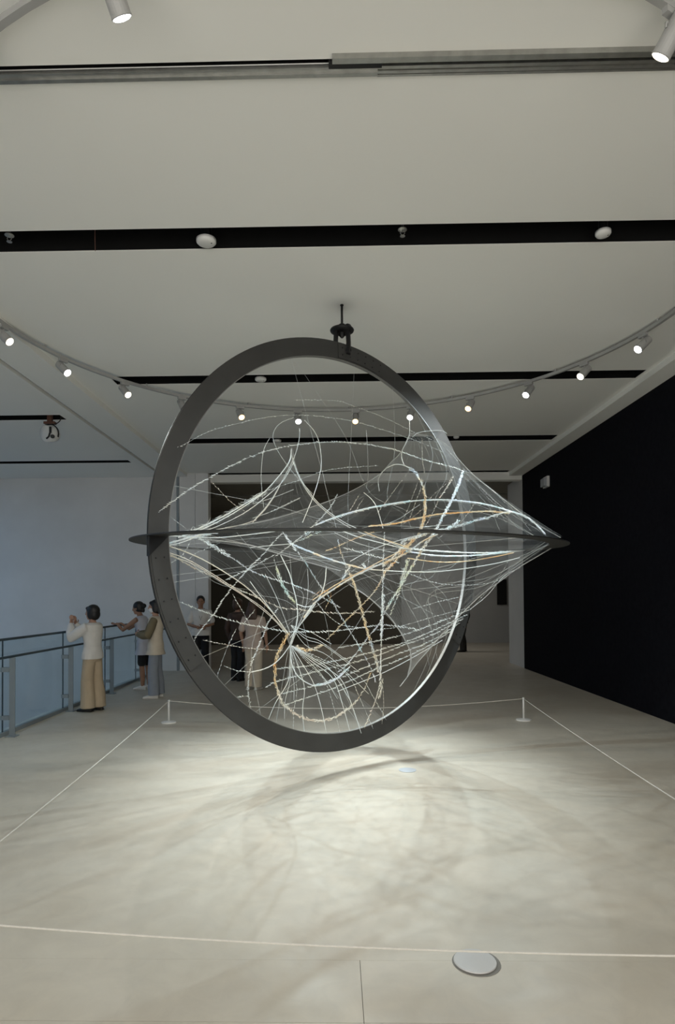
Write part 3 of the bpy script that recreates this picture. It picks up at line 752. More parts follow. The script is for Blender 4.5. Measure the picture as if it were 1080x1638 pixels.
# ================================================================== TRACK AND LAMPS
TC = Vector((0.0, 6.05, 0)); TR = 3.445; ZT = ZC-0.035
tm = MB(); ring = []
n_ = 128
for i in range(n_):
    a = 2*PI*i/n_; d = Vector((math.cos(a), math.sin(a), 0))
    ring += [TC+d*(TR-0.018)+Vector((0, 0, ZT-0.035)), TC+d*(TR+0.018)+Vector((0, 0, ZT-0.035)), TC+d*(TR+0.018)+Vector((0, 0, ZT)), TC+d*(TR-0.018)+Vector((0, 0, ZT))]
fs = []
for i in range(n_):
    j = (i+1) % n_
    for k in range(4):
        k2 = (k+1) % 4; fs.append((i*4+k, j*4+k, j*4+k2, i*4+k2))
tm.add(ring, fs)
ct = obj('circular_light_track', tm, LAMP_WHITE)
tag(ct, 'white lighting track bent into a large circle on the ceiling', 'light track')
for i in range(14):
    a = 2*PI*(i+0.35)/14; q = TC+Vector((math.cos(a), math.sin(a), 0))*TR
    obj('ceiling_clip', MB().tube([(q.x, q.y, ZT-0.005), (q.x, q.y, ZC)], 0.012, 8), LAMP_WHITE, ct)

LM = {}
LM['adapter'] = MB().box(-0.06, 0.06, -0.016, 0.016, -0.03, 0.0).mesh('adapter')
LM['stem'] = MB().tube([(0, 0, -0.02), (0, 0, -0.075)], 0.009, 8).tube([(-0.052, 0, -0.10), (-0.052, 0, -0.075), (0.052, 0, -0.075), (0.052, 0, -0.10)], 0.006, 6).mesh('stem', True)
LM['housing'] = MB().lathe([(0.030, 0.10), (0.046, 0.09), (0.047, 0.0), (0.047, -0.082), (0.043, -0.088)], 24).mesh('housing', False)
LM['bezel'] = MB().lathe([(0.047, -0.082), (0.049, -0.094), (0.044, -0.096), (0.043, -0.088)], 24).mesh('bezel')
LENS_MESH = {}
for nm, mm in (('cool', LENS_COOL), ('warm', LENS_WARM), ('neutral', LENS_NEUT)):
    me = MB().lathe([(0.0425, -0.090), (0.036, -0.100), (0.015, -0.105)], 20).mesh('lens_'+nm); me.materials.append(mm); LENS_MESH[nm] = me
COLS = {'cool': (0.74, 0.92, 1.0), 'warm': (1.0, 0.80, 0.55), 'neutral': (1.0, 0.96, 0.88)}
def lamp(ang, kind, label, power=1.0, lit=True):
    d = Vector((math.cos(ang), math.sin(ang), 0))
    base = TC + d*TR + Vector((0, 0, ZT-0.035))
    e = empty('track_spotlight', base, ang+PI/2)
    tag(e, label, 'spotlight', 'spotlights on the circular track')
    obj('adapter', LM['adapter'], LAMP_WHITE, e, local=True)
    obj('stem', LM['stem'], LAMP_WHITE, e, local=True)
    piv = base + Vector((0, 0, -0.11))
    far = d.y > 0.8
    tgt = Vector((0.05, 5.65, 0)) + Vector((-d.x*1.3, -d.y*0.1, 0))
    aim = (tgt-piv).normalized()
    rot = Matrix.Rotation(-(ang+PI/2), 4, 'Z') @ aim.to_track_quat('-Z', 'Y').to_matrix().to_4x4()
    M = Matrix.Translation((0, 0, -0.11)) @ rot
    h = obj('housing', LM['housing'], LAMP_WHITE, e, local=True); h.matrix_basis = M
    b = obj('bezel', LM['bezel'], LAMP_WHITE, h, local=True)
    l = obj('lens', LENS_MESH[kind], None, h, local=True)
    if lit:
        sd = bpy.data.lights.new('spot_beam', 'SPOT'); sd.energy = LAMP_W*power*(0.92 if far else 1.2); sd.color = COLS[kind]
        sd.spot_size = math.radians(47 if far else 72); sd.spot_blend = 1.0; sd.shadow_soft_size = 0.022
        so = bpy.data.objects.new('spot_beam', sd); COL.objects.link(so)
        so.parent = e; so.matrix_basis = M @ Matrix.Translation((0, 0, -0.125))
def ang_at(x, y):
    p = atz(x, y, 4.385)-TC
    return math.atan2(p.y, p.x)
LAMPS = [((20,538),'neutral','neutral white spotlight at the far left end of the curved track, cut by no beam'),
 ((107,589),'cool','cool white spotlight second from the left on the curved track'),
 ((200,626),'neutral','neutral white spotlight in front of the dark slot at the left end'),
 ((386,661),'warm','warm amber spotlight just inside the left of the upright ring'),
 ((477,668),'cool','bright cool white spotlight left of the middle inside the ring'),
 ((569,670),'warm','warm amber spotlight near the middle inside the upright ring'),
 ((660,666),'cool','cool white spotlight just inside the right of the upright ring'),
 ((754,650),'warm','warm amber spotlight just outside the right of the upright ring'),
 ((850,628),'cool','cool white spotlight hanging below the right part of the dark slot'),
 ((943,598),'neutral','warm white spotlight overlapping the right end of the dark slot'),
 ((1035,552),'cool','cool white spotlight at the right end of the curved track'),
 ((208,28),'cool','grey spotlight cylinder at the top left above the aluminium track'),
 ((1050,78),'neutral','grey spotlight cylinder at the top right by the aluminium track'),
 ((5,138),'neutral','spotlight cut by the left edge just under the aluminium track')]
LAMPS[0] = (LAMPS[0][0], 'neutral', 'neutral white spotlight at the left end of the curved track by the photo edge')
for (px, kind, lab) in LAMPS:
    lamp(ang_at(*px), kind, lab, (0.35 if px[1] < 200 else 1.0)*{'cool': 1.75, 'warm': 0.65, 'neutral': 0.9}[kind])
# one unlit head between the third and fourth lamps on the left
e_a = ang_at(292, 648)
d = Vector((math.cos(e_a), math.sin(e_a), 0)); base = TC+d*TR+Vector((0, 0, ZT-0.035))
e = empty('track_spotlight', base, e_a+PI/2)
tag(e, 'small unlit spotlight head on the track just left of the upright ring', 'spotlight', 'spotlights on the circular track')
obj('adapter', LM['adapter'], LAMP_WHITE, e, local=True); obj('stem', LM['stem'], LAMP_WHITE, e, local=True)
h = obj('housing', LM['housing'], LAMP_WHITE, e, local=True); h.matrix_basis = Matrix.Translation((0, 0, -0.11)) @ Matrix.Rotation(math.radians(40), 4, 'X')
obj('bezel', LM['bezel'], LAMP_WHITE, h, local=True)

# ================================================================== CEILING DEVICES
def detector(px, label, r=0.08, name='smoke_detector', drop=0.0):
    p = atz(px[0], px[1], ZC-drop)
    e = empty(name, (p.x, p.y, ZC-0.045-drop))
    tag(e, label, 'smoke detector', 'smoke detectors in the ceiling slots')
    M = Matrix.Translation((p.x, p.y, ZC-drop))
    obj('back_box', MB().lathe([(r*0.6, 0.30), (r*0.6, -0.002)], 16, M), STEEL_DARK, e)
    obj('cover', MB().lathe([(r, 0.0), (r, -0.022), (r*0.86, -0.034), (r*0.45, -0.040), (r*0.2, -0.041)], 28, M), PLASTIC_WHITE, e, True)
    obj('indicator', MB().ball((p.x+r*0.55, p.y-0.01, ZC-drop-0.037), 0.007, 0.007, 0.004, 8, 5), BOLT, e)
detector((330, 383), 'white round smoke detector in the nearest black slot, left of middle')
detector((965, 370), 'white domed smoke detector in the nearest black slot, at the right', 0.06)
detector((417, 605), 'white round detector in the second black slot inside the upright ring', 0.075)
detector((443, 704), 'white round detector in the third black slot behind the threads', 0.08)
detector((730, 698), 'small white detector in the third black slot by the right of the ring', 0.05)
def sprinkler(px, label):
    p = atz(px[0], px[1], ZC)
    e = empty('sprinkler_head', (p.x, p.y, ZC-0.05)); tag(e, label, 'sprinkler', 'sprinkler heads in the ceiling slots')
    M = Matrix.Translation((p.x, p.y, ZC))
    obj('pipe', MB().tube([(p.x, p.y, ZC+0.3), (p.x, p.y, ZC)], 0.012, 8), STEEL, e)
    obj('rosette', MB().lathe([(0.035, 0.012), (0.036, 0.006), (0.014, -0.004)], 18, M), ALU, e)
    obj('frame_arms', MB().tube([(p.x-0.012, p.y, ZC), (p.x-0.018, p.y, ZC-0.02), (p.x, p.y, ZC-0.042), (p.x+0.018, p.y, ZC-0.02), (p.x+0.012, p.y, ZC)], 0.0035, 6), ALU, e)
    obj('deflector', MB().lathe([(0.02, -0.042), (0.021, -0.045), (0.008, -0.047)], 14, M), ALU, e)
sprinkler((644, 369), 'metal sprinkler head in the nearest black slot, right of middle')
sprinkler((15, 378), 'metal sprinkler head in the nearest black slot at the left edge')
p = atz(152, 384, ZC)
tag(obj('hanging_wire', MB().tube([(p.x, p.y, ZC+0.3), (p.x, p.y, ZC), (p.x+0.002, p.y, ZC-0.09)], 0.003, 6), COPPER), 'short thin wire end hanging out of the nearest black slot', 'wire')
# round stage light in the slot over the void
p = at(80, 694, 9.60)
e = empty('stage_light', (p.x, 9.6, 4.49)); tag(e, 'round white stage light hung by a red-brown clamp over the void', 'stage light')
q = Vector((p.x, 9.6, 0))
obj('clamp', MB().box(q.x-0.035, q.x+0.035, 9.57, 9.63, 4.42, 4.60).box(q.x-0.085, q.x+0.085, 9.56, 9.64, 4.385, 4.42), COPPER, e)
zc = p.z
M = Matrix.Translation((q.x-0.01, 9.6, zc)) @ Vector((-0.45, -1, -0.25)).to_track_quat('Z', 'Y').to_matrix().to_4x4()
obj('drum', MB().lathe([(0.06, -0.13), (0.115, -0.11), (0.132, -0.04), (0.132, 0.05), (0.118, 0.075), (0.03, 0.082)], 28, M), PLASTIC_WHITE, e, True)
yk = obj('yoke', MB().tube([(q.x+0.135*math.cos(t), 9.6, zc+0.15*math.sin(t)) for t in [math.radians(a) for a in range(-20, 201, 20)]], [(0.008, 0.02)]*12, 8), STEEL_DARK, e)
obj('bracket', MB().box(q.x+0.06, q.x+0.085, 9.44, 9.47, zc-0.02, zc+0.07).tube([(q.x+0.01, 9.46, zc-0.11), (q.x+0.05, 9.45, zc-0.08), (q.x+0.075, 9.44, zc-0.02)], 0.014, 6), STEEL_DARK, e)
obj('tilt_knob', MB().ball((q.x+0.10, 9.47, zc-0.075), 0.035, 0.03, 0.03, 10, 7), STEEL, e)
obj('power_cable', MB().tube(catmull([(q.x+0.02, 9.58, zc+0.16), (q.x+0.10, 9.58, zc+0.15), (q.x+0.17, 9.59, zc+0.22), (q.x+0.17, 9.6, 4.60)], 6), 0.008, 6), STEEL_DARK, e)
# emergency light on the black wall
ey = 12.9
e = empty('emergency_light', (XR, ey, 3.9)); tag(e, 'small white wall light mounted high on the black wall', 'wall light')
obj('body', MB().box(XR-0.05, XR, ey-0.13, ey+0.13, 3.90, 4.12), PLASTIC_WHITE, e)
obj('lens_cover', MB().box(XR-0.11, XR-0.05, ey-0.10, ey+0.10, 3.92, 4.08), PLASTIC_GREY, e)

# ================================================================== BARRIER
SP = [(-2.242, 8.35), (2.513, 8.466), (-1.87, 2.68), (2.22, 2.42)]
SL = ['low white barrier post at the back left, beyond the upright ring', 'low white barrier post at the back right, before the black wall',
      'low white barrier post at the front left corner of the cord', 'low white barrier post at the front right corner of the cord']
PM = {'base': MB().lathe([(0.098, 0.0), (0.10, 0.004), (0.098, 0.012), (0.03, 0.020), (0.014, 0.024)], 28).mesh('base_plate', False),
      'post': MB().lathe([(0.0125, 0.015), (0.0125, 0.292), (0.009, 0.297)], 14).mesh('post', True),
      'cap': MB().lathe([(0.015, 0.283), (0.0155, 0.286), (0.0155, 0.300), (0.006, 0.305)], 14).mesh('cord_cap', True)}
for (x, y), lab in zip(SP, SL):
    e = empty('barrier_post', (x, y, 0)); tag(e, lab, 'barrier post', 'barrier posts')
    for nm, key in (('base_plate', 'base'), ('post', 'post'), ('cord_cap', 'cap')): obj(nm, PM[key], STANCHION, e, local=True)
def cord(i, j, sag, lab):
    a = Vector((*SP[i], 0.288)); b = Vector((*SP[j], 0.288)); pts = []
    d = (b-a).normalized()*0.016
    a += d; b -= d
    for k in range(33):
        t = k/32; q = a.lerp(b, t); q.z -= 4*sag*t*(1-t); pts.append(q)
    tag(obj('barrier_rope', MB().tube(pts, 0.0045, 6), CORD, None, True), lab, 'cord', 'barrier cords')
cord(0, 1, 0.115, 'white cord sagging behind the ring between the two back posts')
cord(0, 2, 0.03, 'white cord running down the left side of the barrier')
cord(1, 3, 0.03, 'white cord running down the right side of the barrier')
cord(2, 3, 0.05, 'cord crossing the foreground just above the round floor cover')
# floor covers
p = atz(760, 1540, 0)
e = empty('floor_cover', (p.x, p.y, 0)); tag(e, 'round pale floor cover in the foreground on the concrete', 'floor cover', 'round floor covers')
obj('lid', MB().lathe([(0.088, 0.0), (0.096, 0.004), (0.094, 0.009), (0.05, 0.010)], 32, Matrix.Translation((p.x, p.y, 0.002))), mat('cover_lid_grey', (0.60, 0.59, 0.58), 0.5), e, False)
obj('frame', MB().lathe([(0.108, 0.0005), (0.107, 0.0025), (0.09, 0.003)], 32, Matrix.Translation((p.x+0.006, p.y, 0))), mat('cover_frame', (0.22, 0.21, 0.19), 0.6), e)
p = atz(652, 1232, 0)
e = empty('floor_cover', (p.x, p.y, 0)); tag(e, 'small bluish floor cover flush in the lit concrete below the ring', 'floor cover', 'round floor covers')
obj('lid', MB().lathe([(0.082, 0.0005), (0.084, 0.003), (0.05, 0.004)], 28, Matrix.Translation((p.x, p.y, 0.0))), mat('bluish_cap', (0.47, 0.50, 0.54), 0.5), e)

# ================================================================== GLASS RAILING
rl = empty('glass_railing', (-4.0, 7.5, 0))
tag(rl, 'glass railing with steel posts and two rails along the edge of the void', 'railing')
JY = [0.78, 2.47, 4.16, 5.84, 7.53, 9.21, 10.90, 12.58, 14.30]
for a, b in zip(JY, JY[1:]):
    obj('glass_panel', MB().box(-4.056, -4.044, a+0.008, b-0.008, 0.03, 1.16), GLASS, rl)
    obj('panel_edge', MB().box(-4.057, -4.043, a-0.006, a+0.006, 0.03, 1.16), RAIL_DARK, rl)
    p_ = obj('post', MB().box(-3.965, -3.895, a-0.006, a+0.006, 0.004, 0.955), RAIL_STEEL, rl)
    obj('foot_plate', MB().box(-3.99, -3.87, a-0.06, a+0.06, 0.0, 0.012), RAIL_STEEL, p_)
    obj('glass_clamp', MB().box(-4.062, -3.96, a-0.028, a+0.028, 0.78, 0.835), RAIL_STEEL, p_)
    obj('glass_clamp', MB().box(-4.062, -3.96, a-0.028, a+0.028, 0.20, 0.25), RAIL_STEEL, p_)
obj('cap_rail', MB().box(-4.066, -4.034, 0.78, 14.3, 1.155, 1.185), RAIL_DARK, rl)
obj('handrail', MB().tube([(-3.93, 0.78, 0.968), (-3.93, 14.3, 0.968)], 0.016, 10), RAIL_DARK, rl, True)
obj('glass_shoe', MB().box(-4.075, -4.025, 0.78, 14.3, 0.0, 0.05), RAIL_STEEL, rl)

# ================================================================== PEOPLE
SKIN = mat('skin', (0.46, 0.27, 0.19), 0.55, scale=14, spec=0.3)
SKIN_D = mat('skin_tan', (0.36, 0.20, 0.13), 0.55, scale=14, spec=0.3)
HAIR = mat('black_hair', (0.010, 0.009, 0.009), 0.5, scale=40)
HAIR_BR = mat('brown_hair', (0.085, 0.045, 0.026), 0.5, col2=(0.045, 0.024, 0.015), scale=30)
LIP = mat('lips', (0.34, 0.13, 0.11), 0.5)
EYE = mat('eye_dark', (0.02, 0.015, 0.012), 0.3)
CREAM = mat('cream_cotton', (0.66, 0.58, 0.47), 0.85, scale=9, bump=0.25, bscale=24)
WHITE_C = mat('white_cotton', (0.72, 0.70, 0.67), 0.85, scale=9, bump=0.25, bscale=24)
BEIGE = mat('beige_twill', (0.50, 0.40, 0.28), 0.85, scale=8, bump=0.25, bscale=24)
GREYBLUE = mat('grey_blue_denim', (0.26, 0.29, 0.34), 0.85, scale=10, bump=0.25, bscale=30)
OLIVE = mat('olive_knit', (0.17, 0.14, 0.085), 0.9, scale=12, bump=0.3, bscale=60)
BLACKC = mat('black_cloth', (0.012, 0.012, 0.013), 0.85, scale=10)
DARKBR = mat('dark_brown_cloth', (0.075, 0.045, 0.033), 0.85, scale=10)
DARKGR = mat('dark_grey_cloth', (0.03, 0.029, 0.026), 0.85, scale=10)
PINKISH = mat('pale_pink_cotton', (0.60, 0.49, 0.42), 0.85, scale=9, bump=0.2, bscale=24)
SHOE_W = mat('white_shoe', (0.72, 0.70, 0.66), 0.6)
SHOE_B = mat('black_shoe', (0.014, 0.012, 0.011), 0.5)
MASK = mat('white_mask', (0.74, 0.75, 0.76), 0.8)
LILAC = mat('pale_lilac_cotton', (0.56, 0.57, 0.64), 0.85, scale=9, bump=0.2, bscale=24)

def V(*a): return Vector(a)
def blob(name, mb, m, parent, voxel=0.010, smooth=4):
    o = obj(name, mb, m, parent, True, local=True)
    r = o.modifiers.new('remesh', 'REMESH'); r.mode = 'VOXEL'; r.voxel_size = voxel; r.use_smooth_shade = True
    s = o.modifiers.new('smooth', 'SMOOTH'); s.factor = 0.5; s.iterations = smooth
    return o
def limb(mb, pts, radii, n=12):
    P = [V(*p) for p in pts]
    mb.tube(P, radii, n)
    for p, r in ((P[0], radii[0]), (P[-1], radii[-1])):
        rr = max(r) if isinstance(r, tuple) else r
        mb.ball(p, rr*0.98, rr*0.98, rr*0.98, 12, 8)
def hand(mb, wrist, fdir, side, curl=0.5):
    # palm, four unequal bent fingers and a thumb leaving the side of the palm; fdir: finger direction, side: towards the thumb
    f = V(*fdir).normalized(); s = V(*side); s = (s-f*s.dot(f)).normalized(); pn = f.cross(s)
    W = V(*wrist)
    mb.tube([W-f*0.01, W+f*0.03, W+f*0.085], [(0.020, 0.027), (0.016, 0.038), (0.014, 0.038)], 10)
    for i, L in enumerate((0.062, 0.072, 0.068, 0.052)):
        b = W+f*0.078+s*(0.030-0.020*i)
        d1 = (f-pn*curl*0.5).normalized(); d2 = (f-pn*curl*1.4).normalized()
        mb.tube([b, b+d1*L*0.5, b+d1*L*0.5+d2*L*0.5], [0.0095, 0.009, 0.0075], 7)
    t0 = W+f*0.025+s*0.032; td = (f*0.7+s*0.7-pn*0.25*curl).normalized()
    mb.tube([t0, t0+td*0.035, t0+td*0.035+(f-pn*curl*0.4).normalized()*0.03], [0.012, 0.010, 0.008], 7)

def person(loc, rz, H, label, top=None, topm=None, legm=None, shoem=None, hairm=HAIR, hair='short', skin=SKIN, lean=0.0, arms=None, sleeves='long',
           shorts=False, wide=0.0, mask=False, head_turn=0.0, head_down=0.0, tunic=0.0, sleeve_m=None, stride=0.02):
    """local frame: +X the way the person faces, +Y their left, Z up; H standing height"""
    s = H/1.62
    e = empty('person', loc, rz); tag(e, label, 'person')
    def S(v): return Vector(v)*s
    def B(z, x=0.0):                       # lean forward above the hips
        k = max(0.0, z-0.86); return V(x+math.sin(lean)*k, 0, min(z, 0.86)+math.cos(lean)*k)
    body = MB()
    # torso
    tor = [(0.80, .085, .135), (0.88, .105, .158), (0.98, .088, .128), (1.06, .088, .128), (1.16, .102, .145), (1.25, .102, .160), (1.32, .082, .158), (1.355, .06, .10)]
    body.tube([S(B(z)) for z, a, b in tor], [(a*s*0.93, b*s*0.93) for z, a, b in tor], 18)
    nk = B(1.33); hd = B(1.50); 
    fw = V(math.cos(head_turn)*math.cos(head_down), math.sin(head_turn), -math.sin(head_down))
    hc = hd + V(0.012+0.03*math.sin(head_down), 0, -0.01*head_down)
    body.tube([S(nk), S(nk.lerp(hc, 0.45)), S(hc+V(0, 0, -0.03))], [0.056*s, 0.049*s, 0.054*s], 12)
    R = fw.to_track_quat('X', 'Z').to_matrix()
    def hp(x, y, z): return S(hc) + (R @ V(x, y, z))*s
    body.ball(S(hc)+(R @ V(-0.008, 0, 0.022))*s, 0.098*s, 0.078*s, 0.096*s, 18, 12, R)
    body.ball(hp(0.022, 0, -0.045), 0.068*s, 0.058*s, 0.066*s, 14, 10, R)          # jaw
    body.ball(hp(0.062, 0, -0.088), 0.022*s, 0.024*s, 0.018*s, 10, 7, R)           # chin
    body.tube([hp(0.084, 0, 0.018), hp(0.104, 0, -0.022), hp(0.088, 0, -0.034)], [0.010*s, 0.017*s, 0.012*s], 8)   # nose
    body.tube([hp(0.080, -0.035, 0.026), hp(0.092, 0, 0.026), hp(0.080, 0.035, 0.026)], 0.008*s, 6)                # brow
    for sy in (-1, 1): body.ball(hp(-0.006, 0.077*sy, -0.008), 0.018*s, 0.010*s, 0.030*s, 8, 6, R)                  # ears
    # legs
    hip = 0.86
    legs = []
    for sy in (-1, 1):
        st = stride*sy
        pts = [V(0, 0.085*sy, hip), V(0.006+st*0.4, 0.088*sy, 0.64), V(0.012+st*0.7, 0.088*sy, 0.46), V(-0.006+st, 0.088*sy, 0.27), V(-0.012+st, 0.088*sy, 0.075)]
        legs.append(pts)
        limb(body, [S(p) for p in pts], [0.080*s, 0.070*s, 0.050*s, 0.050*s, 0.034*s])
        a = pts[-1]
        body.tube([S(a+V(-0.055, 0, -0.045)), S(a+V(0.0, 0, -0.030)), S(a+V(0.09, 0.008*sy, -0.052)), S(a+V(0.155, 0.012*sy, -0.06))], [(0.026*s, 0.028*s), (0.034*s, 0.033*s), (0.022*s, 0.040*s), (0.012*s, 0.028*s)], 10)
    # arms: dict of (elbow, wrist, finger direction, thumb side) per side
    AR = []
    for sy, key in ((-1, 'R'), (1, 'L')):
        sh = B(1.295) + V(0, 0.172*sy, 0)
        el, wr, fd, ts = arms[key]
        AR.append((sh, V(*el), V(*wr)))
        limb(body, [S(B(1.27)+V(0, 0.12*sy, 0)), S(sh), S(sh.lerp(V(*el), 0.5)), S(V(*el)), S(V(*el).lerp(V(*wr), 0.4)), S(V(*wr))],
             [0.050*s, 0.048*s, 0.042*s, 0.034*s, 0.034*s, 0.023*s], 12)
        hand(body, S(V(*wr)), fd, ts)
    bo = blob('body', body, skin, e, 0.0085*s, 3)
    # face details
    for sy in (-1, 1):
        obj('eye', MB().ball(hp(0.081, 0.031*sy, 0.006), 0.008*s, 0.012*s, 0.006*s, 8, 6, R), EYE, bo, True, local=True)
    if not mask:
        obj('mouth', MB().ball(hp(0.083, 0, -0.062), 0.008*s, 0.023*s, 0.006*s, 10, 6, R), LIP, bo, True, local=True)
    # top
    t = MB(); lo = 0.80-tunic
    tt = [(lo, .105+wide*0.6+tunic*0.4, .165+wide*0.6+tunic*0.4)] + [(z, a+0.016+wide*0.25, b+0.014+wide*0.2) for z, a, b in tor if z > lo+0.03]
    tt = [(z, max(a, 0.135), max(b, 0.198)) if z < 0.92 else (z, a, b) for z, a, b in tt]
    tt[-1] = (1.352, 0.066, 0.10)
    t.tube([S(B(z)) for z, a, b in tt], [(a*s, b*s) for z, a, b in tt], 20)
    sm = MB() if sleeve_m else t
    if sleeves != 'none':
        for (sh, el, wr), sy in zip(AR, (-1, 1)):
            ex = 0.014+wide*0.35
            if sleeves == 'long':
                end = el.lerp(wr, 0.88)
                limb(sm, [S(B(1.27)+V(0, 0.11*sy, 0)), S(sh), S(sh.lerp(el, 0.5)), S(el), S(el.lerp(wr, 0.45)), S(end)], [(0.058)*s, (0.056+ex*0.3)*s, (0.046+ex)*s, (0.042+ex)*s, (0.040+ex)*s, (0.030+ex*0.6)*s], 12)
            else:
                end = sh.lerp(el, 0.72)
                limb(sm, [S(B(1.27)+V(0, 0.11*sy, 0)), S(sh), S(end)], [0.058*s, (0.058)*s, (0.054+ex*0.5)*s], 12)
    tp = blob('top', t, topm, e, 0.010*s, 4)
    if sleeve_m: blob('sleeves', sm, sleeve_m, e, 0.010*s, 4)
    # trousers or shorts
    lg = MB()
    lg.tube([S(B(z)) for z in (0.76, 0.86, 0.97)], [(0.105*s, 0.155*s), (0.118*s, 0.168*s), (0.100*s, 0.140*s)], 18)
    for pts in legs:
        if shorts:
            limb(lg, [S(pts[0]), S(pts[1]), S(pts[2]+V(0, 0, 0.03))], [0.090*s, 0.086*s, 0.080*s])
        else:
            lg.tube([S(pts[0]), S(pts[1]), S(pts[2]), S(pts[3]), S(pts[4]+V(0, 0, -0.02))], [0.092*s, (0.082+wide*0.15)*s, (0.066+wide*0.45)*s, (0.064+wide*0.6)*s, (0.060+wide*0.8)*s], 14)
    blob('shorts' if shorts else 'trousers', lg, legm, e, 0.010*s, 4)
    # shoes
    for pts, sy in zip(legs, (-1, 1)):
        a = pts[-1]; sh_ = MB()
        sh_.tube([S(a+V(-0.072, 0, -0.040)), S(a+V(-0.03, 0, -0.032)), S(a+V(0.04, 0.004*sy, -0.036)), S(a+V(0.11, 0.008*sy, -0.048)), S(a+V(0.172, 0.012*sy, -0.054))], [(0.030*s, 0.030*s), (0.040*s, 0.038*s), (0.036*s, 0.042*s), (0.025*s, 0.046*s), (0.016*s, 0.034*s)], 12)
        sh_.box((a.x-0.08)*s, (a.x+0.175)*s, (a.y-0.040)*s, (a.y+0.042)*s, 0.001, 0.016*s)
        blob('shoe', sh_, shoem, e, 0.008*s, 3)
    # hair
    h = MB()
    h.ball(hp(-0.022, 0, 0.038), 0.105*s, 0.090*s, 0.094*s, 18, 12, R)
    if hair in ('bob', 'long'):
        h.ball(hp(-0.048, 0, -0.02), 0.078*s, 0.092*s, 0.095*s, 16, 10, R)
        for sy in (-1, 1): h.ball(hp(-0.015, 0.070*sy, -0.015), 0.055*s, 0.025*s, 0.085*s, 12, 8, R)
        h.ball(hp(0.060, 0, 0.070), 0.034*s, 0.066*s, 0.032*s, 12, 8, R)
    if hair == 'long':
        h.tube([hp(-0.06, 0, 0.0), hp(-0.085, 0, -0.10), hp(-0.10, 0, -0.20), hp(-0.098, 0, -0.27)], [(0.05*s, 0.095*s), (0.05*s, 0.115*s), (0.042*s, 0.120*s), (0.022*s, 0.09*s)], 16)
    if hair == 'bun':
        h.ball(hp(-0.03, 0, -0.01), 0.085*s, 0.086*s, 0.075*s, 14, 9, R)
        h.ball(hp(-0.125, 0, 0.028), 0.045*s, 0.050*s, 0.045*s, 12, 8, R)
        h.ball(hp(-0.095, 0, -0.045), 0.035*s, 0.04*s, 0.05*s, 12, 8, R)
    if hair == 'short':
        h.ball(hp(-0.040, 0, -0.005), 0.075*s, 0.082*s, 0.070*s, 14, 9, R)
    blob('hair', h, hairm, e, 0.009*s, 2)
    if mask:
        k = MB(); k.ball(hp(0.048, 0, -0.050), 0.056*s, 0.066*s, 0.050*s, 16, 10, R)
        blob('face_mask', k, MASK, e, 0.008*s, 2)
    return e, hp, S

# woman photographing at the railing
RAISE = {'R': ((0.24, -0.19, 1.13), (0.335, -0.06, 1.325), (0.05, 0.25, 1.0), (-1, 0, 0.1)), 'L': ((0.24, 0.19, 1.13), (0.335, 0.06, 1.325), (0.05, -0.25, 1.0), (-1, 0, 0.1))}
person((-3.62, 9.25, 0), math.radians(168), 1.57, 'person in white blouse and beige trousers holding both hands up before the face', topm=WHITE_C, legm=BEIGE, shoem=SHOE_B, hair='bob', arms=RAISE, wide=0.065, stride=0.035)
# person leaning on the cap rail, behind
LEANA = {'R': ((0.42, -0.19, 1.10), (0.56, -0.16, 1.20), (1, 0.1, -0.05), (0, 1, 0.2)), 'L': ((0.36, 0.17, 1.09), (0.50, 0.10, 1.20), (1, -0.3, 0), (0, -1, 0.2))}
person((-3.52, 11.49, 0), math.radians(172), 1.62, 'person with dark hair bun leaning on the railing in a pale shirt and black shorts', topm=LILAC, legm=BLACKC, shoem=SHOE_W, hair='bun', arms=LEANA, sleeves='none', shorts=True, lean=0.20, tunic=0.16, wide=0.02, skin=SKIN_D, head_down=0.15)
# masked person in a cream tunic
FOLD = {'R': ((0.10, -0.24, 1.04), (0.27, -0.05, 1.07), (0.3, 1, 0.05), (0, 0, 1)), 'L': ((0.10, 0.24, 1.04), (0.28, 0.06, 1.05), (0.3, -1, 0.05), (0, 0, 1))}
person((-3.03, 10.47, 0), math.radians(188), 1.64, 'masked person in cream tunic with olive sleeves and grey-blue trousers beside the upright ring', topm=CREAM, legm=GREYBLUE, shoem=SHOE_W, hair='bob', arms=FOLD, sleeve_m=OLIVE, tunic=0.08, wide=0.045, mask=True, stride=0.03)
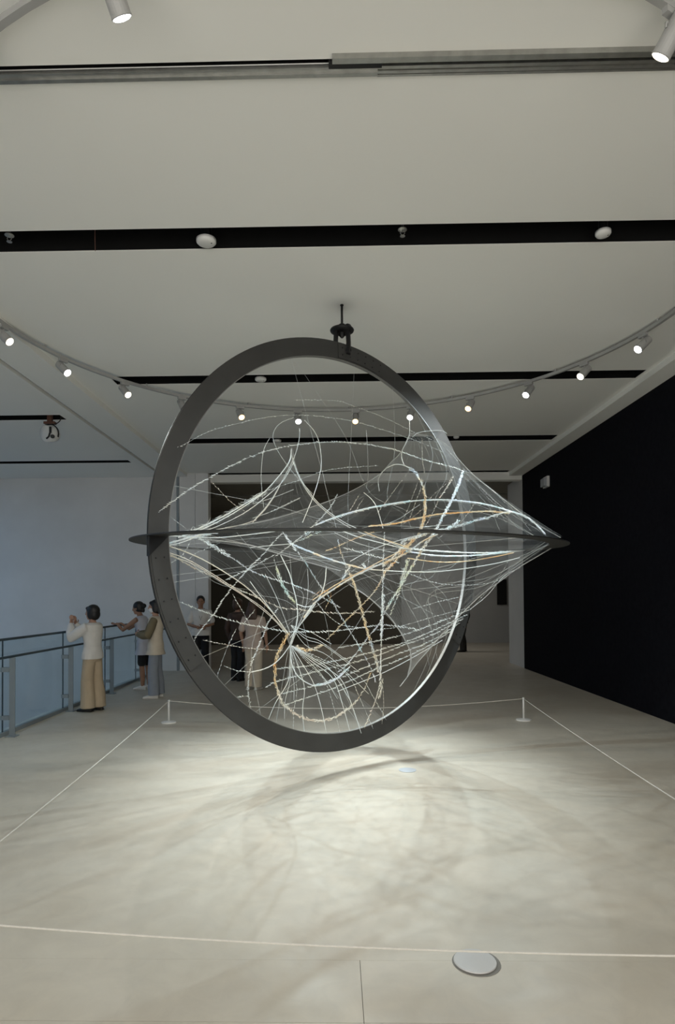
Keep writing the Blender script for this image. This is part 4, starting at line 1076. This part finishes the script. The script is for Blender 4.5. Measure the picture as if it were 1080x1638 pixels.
# attendant by the panel wall, hands clasped
CLASP = {'R': ((0.02, -0.25, 1.03), (0.185, -0.035, 0.97), (0.25, 1, -0.1), (0, 0, 1)), 'L': ((0.02, 0.25, 1.03), (0.20, 0.035, 0.985), (0.25, -1, -0.1), (0, 0, 1))}
pe, hp, S_ = person((-2.98, 13.75, 0), math.radians(-78), 1.72, 'person in white shirt with lanyard and hands clasped before the white wall panels', topm=WHITE_C, legm=BLACKC, shoem=SHOE_B, hair='short', arms=CLASP, sleeves='short', wide=0.03, skin=SKIN_D)
lan = MB(); 
lan.tube([S_(V(0.02, -0.075, 1.36)), S_(V(0.105, -0.05, 1.28)), S_(V(0.135, 0, 1.12)), S_(V(0.105, 0.05, 1.28)), S_(V(0.02, 0.075, 1.36))], 0.006, 6)
obj('lanyard', lan, BLACKC, pe, local=True)
# two visitors seen through the ring
DOWN = {'R': ((-0.02, -0.25, 1.03), (0.06, -0.24, 0.80), (0.2, 0, -1), (1, 0.2, 0)), 'L': ((-0.02, 0.25, 1.03), (0.06, 0.24, 0.80), (0.2, 0, -1), (1, -0.2, 0))}
person((-1.50, 11.37, 0), math.radians(70), 1.62, 'person with long brown hair in pale pink top seen from behind through the ring', topm=PINKISH, legm=CREAM, shoem=SHOE_W, hairm=HAIR_BR, hair='long', arms=DOWN, sleeves='short', tunic=0.06, wide=0.04)
person((-1.98, 12.6, 0), math.radians(60), 1.66, 'person in dark brown clothes half hidden behind the long-haired one', topm=DARKBR, legm=BLACKC, shoem=SHOE_B, hairm=HAIR_BR, hair='bob', arms=DOWN, sleeves='long', wide=0.02)
WALKA = {'R': ((0.06, -0.22, 1.05), (0.25, -0.12, 1.02), (1, 0.2, 0), (0, 0, 1)), 'L': ((-0.02, 0.25, 1.03), (0.06, 0.24, 0.80), (0.2, 0, -1), (1, -0.2, 0))}
person((3.88, 19.2, 0), math.radians(200), 1.74, 'person in dark clothes standing in the dim room behind the right of the ring', topm=DARKGR, legm=DARKGR, shoem=SHOE_B, hair='short', arms=WALKA, wide=0.02, skin=SKIN_D, stride=0.08)
